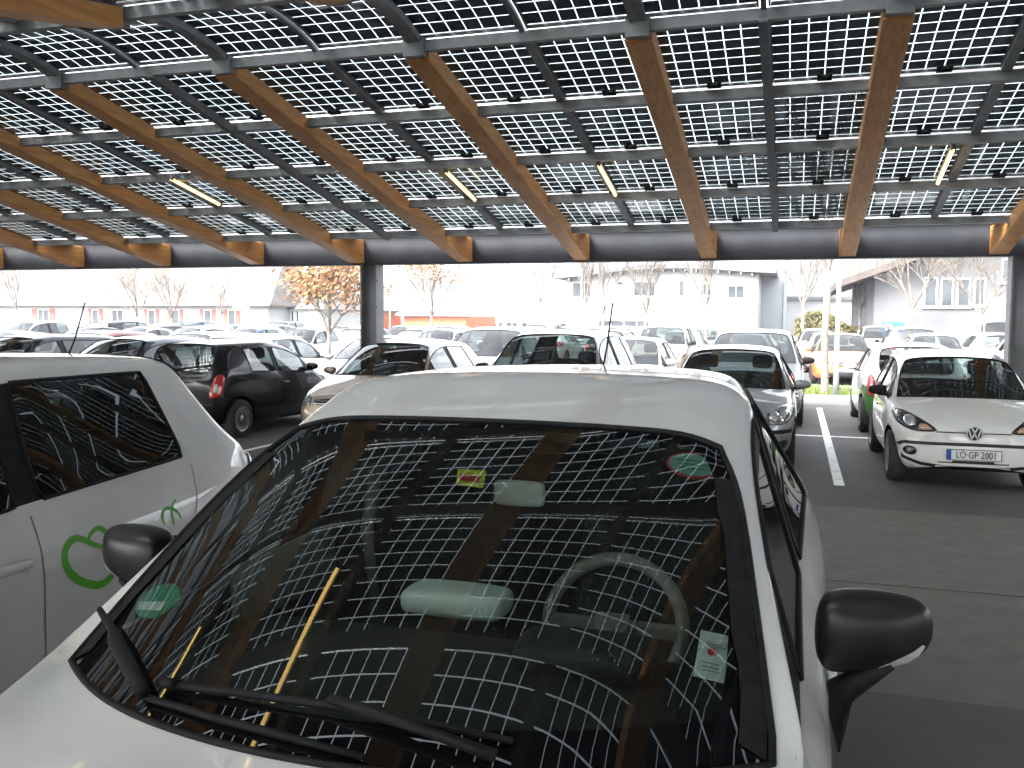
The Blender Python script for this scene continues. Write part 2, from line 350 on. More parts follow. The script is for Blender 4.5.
# ------------------------------------------------------------------ cars
def lerp(a, b, t): return a+(b-a)*t
def curve(keys, s):
    if s <= keys[0][0]: return keys[0][1]
    for (a, va), (b, vb) in zip(keys, keys[1:]):
        if s <= b:
            t = (s-a)/(b-a); return va+(vb-va)*t
    return keys[-1][1]
def body_mesh(P, lv):
    L, HW, H = P['L'], P['W']/2, P['H']
    cs, css, cz = P['cowl_s'], P['cowl_side'], P['cowl_z']
    hs, hz = P['hdr_s'], P['hdr_z']; re, rez = P['rend_s'], P['rend_z']; rb, rbz = P['rwb_s'], P['rwb_z']
    ghw, bw = P['ghw'], P['basew']; rgw, rbw = P['rgw'], P['rbw']
    wk = [(0, .50), (.10, .80), (.30, .93), (.6, .985), (1.0, 1), (L-1.0, 1), (L-.5, .97), (L-.18, .90), (L-.05, .82), (L, .66)]
    if 'plan' in P: wk = P['plan'](L)
    clr = P.get('clr', .17)
    bot = [(0, clr+.10), (.15, clr+.03), (.6, clr), (L-.6, clr), (L-.1, clr+.06), (L, clr+.14)]
    hoodk = [(0, P['nose_z']-.10), (.10, P['nose_z']), (.4, P['nose_z']+.09), (cs, cz-.005)]
    if 'hood' in P: hoodk = P['hood']
    beltk = [(css, P['belt_f']), (hs, lerp(P['belt_f'], P['belt_r'], .3)), (P['c_s'], P['belt_r']), (L, P['belt_r']+.02)]
    if 'belt' in P: beltk = P['belt']
    topk = [(hs, hz), (lerp(hs, re, .25), lerp(hz, H, .8)), (lerp(hs, re, .5), H), (re, rez)]
    st = [0, .09, .32, min(.72, css*.75), 'cowl', 'ws', 'hdr', P['bp_s'], P['bp_s']+.09, P['c_s'], 'rend', 'rmid', 'rbase', 'tail', 'end']
    rows = []
    nz = P['nose_z']
    sb = {4: css, 5: lerp(css, hs, .5), 6: hs, 10: max(re, P['c_s']+.2), 11: lerp(re, L-.25, .55), 12: L-.22, 13: L-.07, 14: L}
    for i, s in enumerate(st):
        sl = sb.get(i, s) if isinstance(s, str) else s
        w = HW*curve(wk, sl); b = curve(bot, sl); R = []
        # low rows: y along s
        if i < 4: up5 = curve(hoodk, sl)-(.10 if i > 0 else .12)
        elif i <= 12: up5 = curve(beltk, sl)
        elif i == 13: up5 = P['tail_z']-.06
        else: up5 = P['tail_z']-.16
        sh = P.get('shoulder', .70)
        mz = min(lerp(b, up5, .80), sh) if i < 13 else lerp(b, up5, .75)
        R.append((0, sl, b)); R.append((w*.84, sl, b)); R.append((w*.965, sl, b+.07)); R.append((w*1.0, sl, lerp(b+.07, mz, .5))); R.append((w*.995, sl, mz))
        tum = P.get('belt_in', .955)
        if i < 4:
            hz_ = curve(hoodk, sl)
            R.append((w*.95, sl+.01*(i == 0), up5)); R.append((w*.88, sl+.015*(i == 0), hz_-.045)); R.append((w*.74, sl+.02*(i == 0), hz_-.02)); R.append((w*.42, sl, hz_-.003)); R.append((0, sl, hz_))
        elif i == 4:
            R.append((HW*tum, css-.02, up5)); R.append((bw+.05, css, lerp(up5, cz, .5)+.012)); R.append((bw, css-.01, cz+P.get('cside', -.02))); R.append((bw*.62, lerp(css, cs, .72), cz)); R.append((0, cs, cz+.005))
        elif i == 5:
            t = .5; ex = P.get('bulge', .035)
            zt = lerp(cz, hz, t)+ex; se = lerp(css, hs+P.get('hdr_back', .04), t)
            R.append((w*tum, sl, up5)); R.append((lerp(bw, ghw, t)+.035, se+.02, zt-ex-.02)); R.append((lerp(bw, ghw, t), se-.01, zt-.035)); R.append((lerp(bw, ghw, t)*.6, lerp(lerp(css, cs, .72), hs-.005, t)-.015, zt)); R.append((0, lerp(cs, hs, t)-.02, zt+.01))
        elif i <= 10:
            if i == 10: zt = rez; g = rgw; s9 = re
            else: s9 = sl; zt = curve(topk, s9); g = lerp(ghw, rgw, max(0, (s9-hs)/(re-hs))**1.5)
            if i == 6: s9 = hs; zt = hz
            bk = P.get('hdr_back', .04) if i == 6 else 0
            cr = P.get('crown', .07)
            R.append((w*tum, sl, up5)); s6 = sl if i < 10 else sl-.02
            R.append((g+.045, s6+bk, zt-cr-.045)); R.append((g, s9+bk, zt-cr*.62)); R.append((g*.6, s9+bk*.4, zt-cr*.2)); R.append((0, s9, zt))
        elif i in (11, 12):
            t = .5 if i == 11 else 1
            zt = lerp(rez, rbz, t)+(.02 if i == 11 else 0); g = lerp(rgw, rbw, t); s9 = lerp(re, rb, t)
            R.append((w*tum*(1 if i == 11 else .985), sl, up5 if i == 11 else min(up5, rbz-.03))); R.append((g+.06, lerp(s9, sl, .3) if i == 11 else s9, lerp(zt-.07, up5, .0 if i == 11 else .15))); R.append((g, s9-.02, zt-.03)); R.append((g*.6, s9, zt-.005)); R.append((0, s9+.01, zt))
        else:
            tz = P['tail_z'] if i == 13 else P['tail_z']-.07
            ww = w if i == 13 else w*.97
            R.append((ww*.96, sl, up5)); R.append((ww*.9, sl+(0 if i == 13 else -.005), tz-.04)); R.append((ww*.78, sl, tz-.02)); R.append((ww*.45, sl+.0, tz-.004)); R.append((0, sl+.005, tz))
        rows.append(R)
    bm = bmesh.new(); V = {}
    NR = 10
    for i, R in enumerate(rows):
        for j, (x, s, z) in enumerate(R):
            y = s-L/2
            if j in (0, 9): v = bm.verts.new((0, y, z)); V[i, j, 1] = V[i, j, -1] = v
            else:
                V[i, j, 1] = bm.verts.new((x, y, z)); V[i, j, -1] = bm.verts.new((-x, y, z))
    cl = bm.edges.layers.float.new('crease_edge')
    NS = len(rows)
    matf = {}
    def mat_of(i, j):
        if j == 0: return 1
        if i in (4, 5) and j in (7, 8): return 2
        if j == 5 and i == 4: return 1
        if j == 5 and (i in (5, 6) or i == 8): return 3
        if j == 5 and i == 7: return 1
        if i in (10, 11) and j in (7, 8): return 4
        return 0
    for sd in (1, -1):
        for i in range(NS-1):
            for j in range(NR-1):
                vs = [V[i, j, sd], V[i+1, j, sd], V[i+1, j+1, sd], V[i, j+1, sd]]
                if sd == -1: vs.reverse()
                f = bm.faces.new(vs); mt = mat_of(i, j)
                if P.get('panel_van') and mt in (3,) and i == 8: mt = 0
                if P.get('panel_van') and mt in (4,) : mt = 0
                f.material_index = mt; f.smooth = True
    for i, flip in ((0, 1), (NS-1, 0)):
        for j in range(NR-1):
            vs = [V[i, j, 1], V[i, j+1, 1], V[i, j+1, -1], V[i, j, -1]]
            u = []
            for v in vs:
                if v not in u: u.append(v)
            if not flip: u.reverse()
            f = bm.faces.new(u); f.smooth = True
            if j == 0: f.material_index = 1
    bmesh.ops.recalc_face_normals(bm, faces=bm.faces)
    def cre(a, b, val):
        e = bm.edges.get((a, b))
        if e: e[cl] = val
    for sd in (1, -1):
        for i in range(NS-1):
            if 4 <= i < 12: cre(V[i, 5, sd], V[i+1, 5, sd], .45)
            if 4 <= i < 10: cre(V[i, 6, sd], V[i+1, 6, sd], .5)
            if i in (4, 5): cre(V[i, 7, sd], V[i+1, 7, sd], .8)
            if i in (10, 11): cre(V[i, 7, sd], V[i+1, 7, sd], .6)
            if i < 4: cre(V[i, 6, sd], V[i+1, 6, sd], .25)
            if 3 < i < 12: cre(V[i, 4, sd], V[i+1, 4, sd], P.get('cre4', .2))
            cre(V[i, 1, sd], V[i+1, 1, sd], .6)
        for j in (7, 8):
            cre(V[4, j, sd], V[4, j+1, sd], .9); cre(V[6, j, sd], V[6, j+1, sd], .45); cre(V[10, j, sd], V[10, j+1, sd], .5); cre(V[12, j, sd], V[12, j+1, sd], .6)
        cre(V[4, 6, sd], V[4, 7, sd], .7)
        cre(V[5, 5, sd], V[5, 6, sd], .5); cre(V[7, 5, sd], V[7, 6, sd], .8); cre(V[8, 5, sd], V[8, 6, sd], .8); cre(V[9, 5, sd], V[9, 6, sd], .7)
        cre(V[4, 5, sd], V[4, 6, sd], .5)
    me = bpy.data.meshes.new('b'); bm.to_mesh(me); bm.free()
    o = bpy.data.objects.new('b', me); COL.objects.link(o)
    md = o.modifiers.new('s', 'SUBSURF'); md.levels = md.render_levels = lv
    for k in range(5): me.materials.append(M['under'])
    bake(o)
    return o
def wheel_cut(o, P):
    cb = MB()
    R = P['R']+P.get('arch', .045)
    for ys in P['axles']:
        for sd in (1, -1):
            n = 36; y = ys-P['L']/2; x0 = sd*(P['W']/2-.26); x1 = sd*(P['W']/2+.2); vs = []
            for x in (x0, x1):
                for k in range(n): vs.append((x, y+R*math.cos(2*PI*k/n), P['R']+.01+R*math.sin(2*PI*k/n)))
            fs = [(k, (k+1) % n, n+(k+1) % n, n+k) for k in range(n)]+[tuple(range(n-1, -1, -1)), tuple(range(n, 2*n))]
            if sd < 0: fs = [tuple(reversed(f)) for f in fs]
            cb.add(vs, fs, 0)
    c = cb.build('cut', [M['under']])
    bm = bmesh.new(); bm.from_mesh(c.data); bmesh.ops.recalc_face_normals(bm, faces=bm.faces); bm.to_mesh(c.data); bm.free()
    for k in range(4): c.data.materials.append(M['under'])
    for p in c.data.polygons: p.material_index = 1
    md = o.modifiers.new('b', 'BOOLEAN'); md.object = c; md.operation = 'DIFFERENCE'; md.solver = 'EXACT'
    bake(o)
    me = c.data; bpy.data.objects.remove(c); bpy.data.meshes.remove(me)
def extract(me, idx, name, mats, parent, off=0.0, keep_index=False, smooth=True):
    """faces of the given material indices -> list of islands (each an object)"""
    bm = bmesh.new(); bm.from_mesh(me)
    bmesh.ops.delete(bm, geom=[f for f in bm.faces if f.material_index not in idx], context='FACES')
    if off:
        bm.normal_update(); nv = [(v, v.normal.copy()) for v in bm.verts]
        for v, nn in nv: v.co += nn*off
    m2 = bpy.data.meshes.new(name)
    if not keep_index:
        for f in bm.faces: f.material_index = 0
    ids = [f.material_index for f in bm.faces]
    for k in (mats if isinstance(mats, list) else [mats]): m2.materials.append(k)
    bm.to_mesh(m2); bm.free()
    m2.polygons.foreach_set('material_index', ids)
    o = bpy.data.objects.new(name, m2); COL.objects.link(o); o.parent = parent
    return o
def islands(o, name):
    """split an object's mesh into loose islands"""
    bm = bmesh.new(); bm.from_mesh(o.data); bm.verts.ensure_lookup_table(); seen = {}; k = 0
    for v in bm.verts:
        if v.index in seen: continue
        st = [v]; seen[v.index] = k
        while st:
            a = st.pop()
            for e in a.link_edges:
                b = e.other_vert(a)
                if b.index not in seen: seen[b.index] = k; st.append(b)
        k += 1
    out = []
    for q in range(k):
        b2 = bm.copy(); b2.verts.ensure_lookup_table()
        bmesh.ops.delete(b2, geom=[v for v in b2.verts if seen[v.index] != q], context='VERTS')
        if len(b2.faces) < 2: b2.free(); continue
        me = bpy.data.meshes.new(name); b2.to_mesh(me); b2.free()
        for mt in o.data.materials: me.materials.append(mt)
        c = bpy.data.objects.new(name, me); COL.objects.link(c); c.parent = o.parent; out.append(c)
    bm.free(); me = o.data; bpy.data.objects.remove(o); bpy.data.meshes.remove(me); return out
def rim_of(o, name, rad, mat, parent, up=.002):
    """rubber seal swept round the open boundary of a glass part"""
    me = o.data; cnt = {}
    for p in me.polygons:
        vs = p.vertices[:]
        for a, b in zip(vs, vs[1:]+vs[:1]): k = (min(a, b), max(a, b)); cnt[k] = cnt.get(k, 0)+1
    nb = {}
    for (a, b), c in cnt.items():
        if c == 1: nb.setdefault(a, []).append(b); nb.setdefault(b, []).append(a)
    mb = MB(); used = set()
    for s in nb:
        if s in used: continue
        loop = [s]; used.add(s); cur = s
        while True:
            nx = [q for q in nb[cur] if q not in used]
            if not nx: break
            cur = nx[0]; used.add(cur); loop.append(cur)
        pts = [me.vertices[i].co+me.vertices[i].normal*up for i in loop]
        if len(pts) > 3: mb.tube(pts+[pts[0], pts[1]], rad, 5, cap=False)
    return mb.build(name, mat, parent)

def make_wheel(P, root, y, sd, spokes=5, cap=False):
    R = P['R']; w = .19; x = sd*(P['W']/2-.115)
    t = MB(); rr = R*.66
    t.lathe([(rr, -w/2), (R*.86, -w/2-.005), (R*.96, -w/2+.012), (R, -w/2+.04), (R, w/2-.04), (R*.96, w/2-.012), (R*.86, w/2+.005), (rr, w/2)], 'x', 32)
    wh = empty('wheel', (x, y, R)); wh.parent = root
    t.build('tyre', M['rubber'], wh)
    r = MB(); f = sd*(w/2-.004)
    r.lathe([(rr+.004, f), (rr-.012, f+sd*.004), (rr-.03, f-sd*.02), (rr-.04, f-sd*.09), (.0, f-sd*.09)], 'x', 32, mi=1)
    r.lathe([(.0, f-sd*.004), (.045, f-sd*.006), (.058, f-sd*.02), (.058, f-sd*.05)], 'x', 20)
    r.lathe([(rr+.004, f), (rr-.014, f+sd*.005), (rr-.03, f-sd*.025)], 'x', 32)
    for k in range(spokes):
        a = 2*PI*k/spokes+.3; c, s = math.cos(a), math.sin(a); tw = .055 if spokes <= 6 else .035
        if cap: tw *= 1.5
        vs = []
        for rad, hw, dx in ((.04, tw*.8, -.012), (rr-.02, tw*.62 if not cap else tw*1.1, -.012)):
            for q in (-1, 1):
                for e in (0, -.02): vs.append((f+sd*(dx+e), rad*c-q*hw*s/1, rad*s+q*hw*c/1))
        r.add(vs, [(0, 2, 6, 4), (1, 5, 7, 3), (0, 4, 5, 1), (2, 3, 7, 6)])
    o = r.build('rim', [M['silver'], M['under']], wh)
def mirror_part(P, root, bvh, sd, mat, name='mirror'):
    y = P['cowl_side']+.22-P['L']/2; z = P['belt_f']+.09; x = sd*(P['W']/2+.06)
    o = rounded('wing_mirror', mat, (x, y, z), (.21, .12, .14), 2, root, taper=lambda v: Vector((v.x, v.y*(1-.2*(v.x*sd > 0)), v.z*(1-.25*(v.x*sd > 0)))))
    mb = MB(); mb.bar((sd*(P['W']/2-.09), y+.01, z-.06), (x, y, z-.045), .06, .035); mb.build('mirror_arm', M['trim'], o)
    return o
def seatset(P, root, xs, s0, mat, z0=.30, hz=.0):
    for x in xs:
        mb = MB()
        o = rounded('seat', mat, (x, s0-P['L']/2, z0+.1), (.5, .5, .18), 2, root)
        rot = Matrix.Rotation(math.radians(-16), 3, 'X')
        b = rounded('backrest', mat, (x, s0+.30-P['L']/2, z0+.46), (.48, .16, .66), 2, o, rot=rot)
        h = rounded('headrest', mat, (x, s0+.42-P['L']/2, z0+.93+hz), (.27, .11, .19), 2, o, rot=rot)
def plate(root, c, view, rot=0, txt=None, tilt=0.0):
    """licence plate at local c facing front(-y) or rear(+y)"""
    sg = -1 if view == 'front' else 1
    mb = MB(); mb.box((0, 0, 0), (.52, .012, .112), mi=1); mb.box((0, sg*.008, 0), (.508, .006, .100), mi=0); mb.box((-sg*-.238*-1 if False else (-.236 if sg < 0 else .236), sg*.0125, 0), (.036, .004, .098), mi=2)
    o = mb.build('number_plate', [M['plate'], M['ink'], M['plate_blue']], root, loc=c)
    if tilt: o.rotation_euler.x = tilt
    if txt:
        R = Matrix.Rotation(PI/2, 4, 'X') if sg < 0 else Matrix.Rotation(PI, 4, 'Z') @ Matrix.Rotation(PI/2, 4, 'X')
        T = Matrix.Translation(((.02 if sg < 0 else -.02), sg*.0145, -.002)) @ R @ Matrix.Diagonal((.78, 1.05, 1, 1))
        text_mesh(txt, .098, 'plate_text', M['ink'], o, T)
    return o
def badge_vw(root, c, view, r=.06):
    sg = -1 if view == 'front' else 1
    mb = MB(); mb.lathe([(0, sg*.0), (r*.98, sg*.0), (r, sg*-.006)], 'y', 28, mi=1)
    mb.lathe([(r*.86, sg*.002), (r*.88, sg*.010), (r*.98, sg*.010), (r, sg*.0)], 'y', 28, mi=0)
    def ln(a, b): mb.bar((a[0]*r, sg*.006, a[1]*r), (b[0]*r, sg*.006, b[1]*r), .012*r/.06, .008, up=(0, 1, 0))
    for q in (1, -1):
        ln((q*.36, .80), (q*.0, .10)); ln((q*.72, .50), (q*.34, -.72)); ln((q*.34, -.72), (0, .02))
    return mb.build('badge', [M['emblem'], M['ink']], root, loc=c)

def make_car(name, P, pm, lv=2, detail=True, seats=True, glass=None, wsm=None):
    root = empty(name)
    o = body_mesh(P, lv)
    wheel_cut(o, P)
    me = o.data; L = P['L']
    bvh = BVHTree.FromPolygons([v.co[:] for v in me.vertices], [p.vertices[:] for p in me.polygons])
    gm = glass or M['glass']
    body = extract(me, {0, 1}, 'body', [pm, M['trim']], root, keep_index=True)
    lin = extract(me, {0}, 'cabin_lining', M['lining'], root, off=-.014)
    ws = extract(me, {2}, 'windscreen', wsm or gm, root)
    sw = extract(me, {3}, 'side_window', gm, root)
    rw = extract(me, {4}, 'rear_window', gm, root)
    sws = islands(sw, 'side_window'); parts = dict(body=body, ws=ws, rw=rw, sws=sws, lining=lin)
    for g in [ws, rw]+sws:
        if len(g.data.polygons): parts[g.name+'_seal'] = rim_of(g, 'window_seal', P.get('seal', .008), M['trim'], g)
    if not len(rw.data.polygons): bpy.data.objects.remove(rw)
    for ys in P['axles']:
        for sd in (1, -1): make_wheel(P, root, ys-L/2, sd, P.get('spokes', 5), P.get('cap', False))
    if detail:
        nz = P['nose_z']; W = P['W']/2
        lines = []
        for sd, vw in ((1, 'left'), (-1, 'right')):
            bf = P['belt_f']; b1 = P['cowl_side']+.10-L/2; b2 = P['bp_s']+.045-L/2; b3 = P['c_s']+.02-L/2; bz = P['belt_r']
            ln = [[(b1-.02, bf+.02), (b1-.03, .5), (b1+.02, .26)], [(b2, bf+.04), (b2, .26)], [(b1+.02, .26), (b2, .26)]]
            if not P.get('two_door'):
                ax = P['axles'][1]-L/2; rr = P['R']+.12
                ln += [[(b3, bz+.02), (b3-.05, bz-.18), (ax-rr*.72, P['R']+rr*.72), (ax-rr, P['R']+.05), (ax-rr, .26)], [(b2, .26), (ax-rr, .26)]]
            stroke(bvh, ln, vw, 'door_gap', M['ink'], root, w=.007)
            for yb in ((b2-.16,) if P.get('two_door') or P.get('hidden_rear') else (b2-.16, b3-.20)):
                hz = P['belt_f']-.13
                h = bvh.ray_cast(Vector((9*sd, yb, hz)), Vector((-sd, 0, 0)))
                if h[0]:
                    rounded('door_handle', P.get('handle_mat', pm), (h[0].x+sd*.018, yb, hz), (.03, .20, .035), 1, root)
        parts['mL'] = mirror_part(P, root, bvh, 1, P.get('mirror_mat', pm)); parts['mR'] = mirror_part(P, root, bvh, -1, P.get('mirror_mat', pm))
        mb = MB()
        # dashboard
    if seats:
        y0 = P['cowl_side']-L/2; w = P['basew']-.03
        dash = rounded('dashboard', M['dash'], (0, y0+.16, P['cowl_z']-.19), (w*2, .62, .26), 2, root)
        bx = MB(); bx.box((0, .25, .30), (P['W']-.34, L-1.6, .04)); bx.build('cabin_floor', M['lining'], root)
        seatset(P, root, (-.36, .36), P['bp_s']-.42, M['seat'])
        rs = P['c_s']-.25
        rounded('rear_bench', M['seat'], (0, rs-L/2, .42), (P['W']-.42, .5, .2), 2, root)
        rounded('rear_backrest', M['seat'], (0, rs+.32-L/2, .74), (P['W']-.46, .16, .56), 2, root, rot=Matrix.Rotation(math.radians(-18), 3, 'X'))
        sw = MB(); pts = [(.36+.18*math.cos(a), y0+.46+.18*math.sin(a)*.35, P['cowl_z']-.03+.18*math.sin(a)*.93) for a in [2*PI*k/24 for k in range(26)]]
        sw.tube(pts, .016, 8, cap=False); sw.bar((.36-.17, y0+.46, P['cowl_z']-.04), (.36+.17, y0+.46, P['cowl_z']-.04), .03, .03); sw.bar((.36, y0+.46, P['cowl_z']-.04), (.36, y0+.30, P['cowl_z']-.12), .07, .07)
        sw.build('steering_wheel', M['trim'], root)
    bpy.data.objects.remove(o)
    return root, bvh, parts

# ------------------------------------------------------------------ car models
HERO = dict(L=4.08, W=1.85, H=1.64, cowl_s=.80, cowl_side=1.17, cowl_z=1.0, hdr_s=1.92, hdr_z=1.498, rend_s=3.55, rend_z=1.58, rwb_s=3.93, rwb_z=1.12,
    ghw=.655, basew=.80, rgw=.53, rbw=.52, belt_f=.97, belt_r=1.10, nose_z=.70, bp_s=2.24, c_s=3.22, tail_z=1.02, R=.315, plan=lambda L: [(0, .50), (.10, .80), (.30, .93), (.6, .985), (1.0, 1), (2.6, 1), (3.2, 1.035), (3.6, 1.02), (L-.18, .90), (L-.05, .82), (L, .66)], axles=(.83, 3.42), belt_in=.905, shoulder=.88, bulge=.045, cside=-.03, hidden_rear=True, crown=.035)
UP = dict(L=3.54, W=1.61, H=1.475, cowl_s=.70, cowl_side=.90, cowl_z=.94, hdr_s=1.42, hdr_z=1.385, rend_s=3.22, rend_z=1.41, rwb_s=3.47, rwb_z=1.0, ghw=.565, basew=.68, rgw=.53, rbw=.54,
    belt_f=.90, belt_r=.98, nose_z=.745, bp_s=1.98, c_s=2.72, tail_z=.95, R=.29, axles=(.60, 3.02), arch=.04, two_door=True, spokes=10, cap=True)
GOLF = dict(L=4.2, W=1.78, H=1.50, cowl_s=.92, cowl_side=1.2, cowl_z=.95, hdr_s=1.82, hdr_z=1.42, rend_s=3.82, rend_z=1.40, rwb_s=4.1, rwb_z=1.0, ghw=.56, basew=.72, rgw=.50, rbw=.52,
    belt_f=.90, belt_r=.97, nose_z=.68, bp_s=2.28, c_s=3.15, tail_z=.98, R=.31, axles=(.88, 3.46), two_door=True)
POLO = dict(GOLF, L=3.92, W=1.67, H=1.48, cowl_s=.82, cowl_side=1.08, hdr_s=1.66, hdr_z=1.42, rend_s=3.6, rend_z=1.40, rwb_s=3.85, axles=(.78, 3.24), bp_s=2.1, c_s=2.92, R=.29, nose_z=.72, ghw=.55, basew=.69, two_door=False)
MPV = dict(GOLF, L=4.4, W=1.82, H=1.67, cowl_s=.88, cowl_side=1.12, cowl_z=1.08, hdr_s=1.72, hdr_z=1.59, rend_s=4.05, rend_z=1.58, rwb_s=4.3, rwb_z=1.12, ghw=.62, basew=.76, rgw=.58, rbw=.62,
    belt_f=1.02, belt_r=1.08, nose_z=.80, bp_s=2.3, c_s=3.35, tail_z=1.08, R=.33, axles=(.9, 3.58), two_door=False, crown=.05, shoulder=.78)
SEDAN = dict(GOLF, L=4.6, W=1.80, H=1.45, cowl_s=1.08, cowl_side=1.35, cowl_z=.97, hdr_s=2.0, hdr_z=1.40, rend_s=3.35, rend_z=1.37, rwb_s=3.98, rwb_z=1.03, bp_s=2.45, c_s=3.2, tail_z=1.03, axles=(.9, 3.6), two_door=False, rgw=.50, rbw=.60)
ESTATE = dict(GOLF, L=4.6, W=1.80, H=1.49, cowl_s=1.05, cowl_side=1.32, hdr_s=1.95, rend_s=4.15, rend_z=1.42, rwb_s=4.45, bp_s=2.4, c_s=3.75, axles=(.92, 3.62), two_door=False)
VAN = dict(MPV, L=4.9, W=1.92, H=2.0, cowl_s=.62, cowl_side=.85, cowl_z=1.22, hdr_s=1.3, hdr_z=1.85, rend_s=4.72, rend_z=1.92, rwb_s=4.84, rwb_z=1.25, ghw=.72, basew=.82, rgw=.76, rbw=.78, belt_f=1.12, belt_r=1.15,
    nose_z=1.0, bp_s=2.0, c_s=3.3, tail_z=1.15, panel_van=True, axles=(.95, 3.95), crown=.06, shoulder=.9)

def front_kit(kind, P, root, bvh, pm, txt=None):
    W = P['W']/2; nz = P['nose_z']
    if kind == 'up':
        for q in (1, -1):
            hl = patch(bvh, [(q*.33, nz-.115), (q*.58, nz-.125), (q*.72, nz-.06), (q*.755, nz+.06), (q*.72, nz+.085), (q*.60, nz+.06), (q*.40, nz-.05)], 'front', 'headlight', M['gloss_black'], root, off=.006)
            patch(bvh, [(q*(.60+.058*math.cos(a)), nz-.025+.058*math.sin(a)) for a in [PI*k/5 for k in range(10)]], 'front', 'reflector', M['lens_bright'], hl, off=.010, skirt=.004, sm=1)
            patch(bvh, [(q*(.69+.032*math.cos(a)), nz+.025+.042*math.sin(a)) for a in [PI*k/5 for k in range(10)]], 'front', 'reflector', M['lens'], hl, off=.010, skirt=.004, sm=1)
            patch(bvh, [(q*.38, nz-.10), (q*.52, nz-.105), (q*.52, nz-.05), (q*.46, nz-.045)], 'front', 'indicator', M['orange_lens'], hl, off=.011, skirt=.004, sm=1)
            fg = patch(bvh, [(q*(.60+.062*math.cos(a)), .415+.05*math.sin(a)) for a in [PI*k/6 for k in range(12)]], 'front', 'fog_lamp', M['gloss_black'], root, off=.006, skirt=.006, sm=0)
            patch(bvh, [(q*(.60+.035*math.cos(a)), .415+.032*math.sin(a)) for a in [PI*k/6 for k in range(12)]], 'front', 'reflector', M['lens'], fg, off=.010, skirt=.004, sm=0)
        stroke(bvh, [[(-.36, nz-.115), (.36, nz-.115)]], 'front', 'bonnet_gap', M['ink'], root, w=.012, off=.003)
        lo = [(-.66, .50), (-.71, .46), (-.72, .40), (-.66, .335), (-.5, .285), (-.25, .262), (0, .258), (.25, .262), (.5, .285), (.66, .335), (.72, .40), (.71, .46), (.66, .50)]
        stroke(bvh, [lo+[(.5, .505), (0, .51), (-.5, .505), (-.66, .50)]], 'front', 'bumper_surround', M['ink'], root, w=.034, off=.004)
        stroke(bvh, [[(-.34, .315), (.34, .315)], ([(-.2, .33), (.2, .33)], .02)], 'front', 'air_intake', M['ink'], root, w=.012, off=.004)
        h = bvh.ray_cast(Vector((0, -9, nz-.10)), Vector((0, 1, 0)))[0]
        badge_vw(root, (0, h.y-.008, nz-.115), 'front', .078)
        h = bvh.ray_cast(Vector((0, -9, .40)), Vector((0, 1, 0)))[0]
        plate(root, (0, h.y-.016, .405), 'front', txt=txt)
    elif kind == 'round':   # small silver hatch with clear twin headlights
        for q in (1, -1):
            hl = patch(bvh, [(q*.44, nz-.13), (q*.70, nz-.15), (q*.79, nz-.05), (q*.79, nz+.05), (q*.68, nz+.075), (q*.48, nz-.01)], 'front', 'headlight', M['lens'], root, off=.008)
            for cx, r in ((.70, .062), (.575, .05)):
                patch(bvh, [(q*(cx+r*math.cos(a)), nz-.05+r*math.sin(a)) for a in [PI*k/6 for k in range(12)]], 'front', 'reflector', M['lens_bright'], hl, off=.013, skirt=.004, sm=0)
        patch(bvh, [(-.40, nz-.03), (-.36, nz-.13), (.36, nz-.13), (.40, nz-.03)], 'front', 'grille', M['trim'], root, off=.006, sm=1)
        stroke(bvh, [[(-.36, nz-.06), (.36, nz-.06)], [(-.36, nz-.095), (.36, nz-.095)]], 'front', 'grille_bar', M['chrome'], root, w=.008, off=.010)
        stroke(bvh, [[(-.80, .50), (.80, .50)]], 'front', 'bumper_strip', M['trim'], root, w=.045, off=.008)
        patch(bvh, [(-.42, .27), (-.46, .39), (.46, .39), (.42, .27)], 'front', 'air_intake', M['ink'], root, off=.004, sm=1)
        for q in (1, -1): patch(bvh, [(q*.54, .27), (q*.54, .37), (q*.74, .41), (q*.72, .30)], 'front', 'side_intake', M['ink'], root, off=.004, sm=1)
        h = bvh.ray_cast(Vector((0, -9, .45)), Vector((0, 1, 0)))[0]; plate(root, (0, h.y-.02, .45), 'front')
    else:
        for q in (1, -1):
            patch(bvh, [(q*(W-.36), nz-.12), (q*(W-.10), nz-.12), (q*(W-.06), nz+.0), (q*(W-.10), nz+.075), (q*(W-.24), nz+.04), (q*(W-.38), nz-.03)], 'front', 'headlight', M['lens'], root, off=.006)
        patch(bvh, [(-(W-.40), nz-.02), (-(W-.46), nz-.11), ((W-.46), nz-.11), ((W-.40), nz-.02)], 'front', 'grille', M['trim'], root, off=.006, sm=1)
        stroke(bvh, [[(-(W-.42), nz-.05), (W-.42, nz-.05)], [(-(W-.42), nz-.085), (W-.42, nz-.085)]], 'front', 'grille_bar', M['chrome'], root, w=.007, off=.010)
        patch(bvh, [(-.62, .25), (-.56, .40), (.56, .40), (.62, .25)], 'front', 'air_intake', M['ink'], root, off=.004, sm=1)
        h = bvh.ray_cast(Vector((0, -9, .46)), Vector((0, 1, 0)))[0]; plate(root, (0, h.y-.02, .46), 'front')
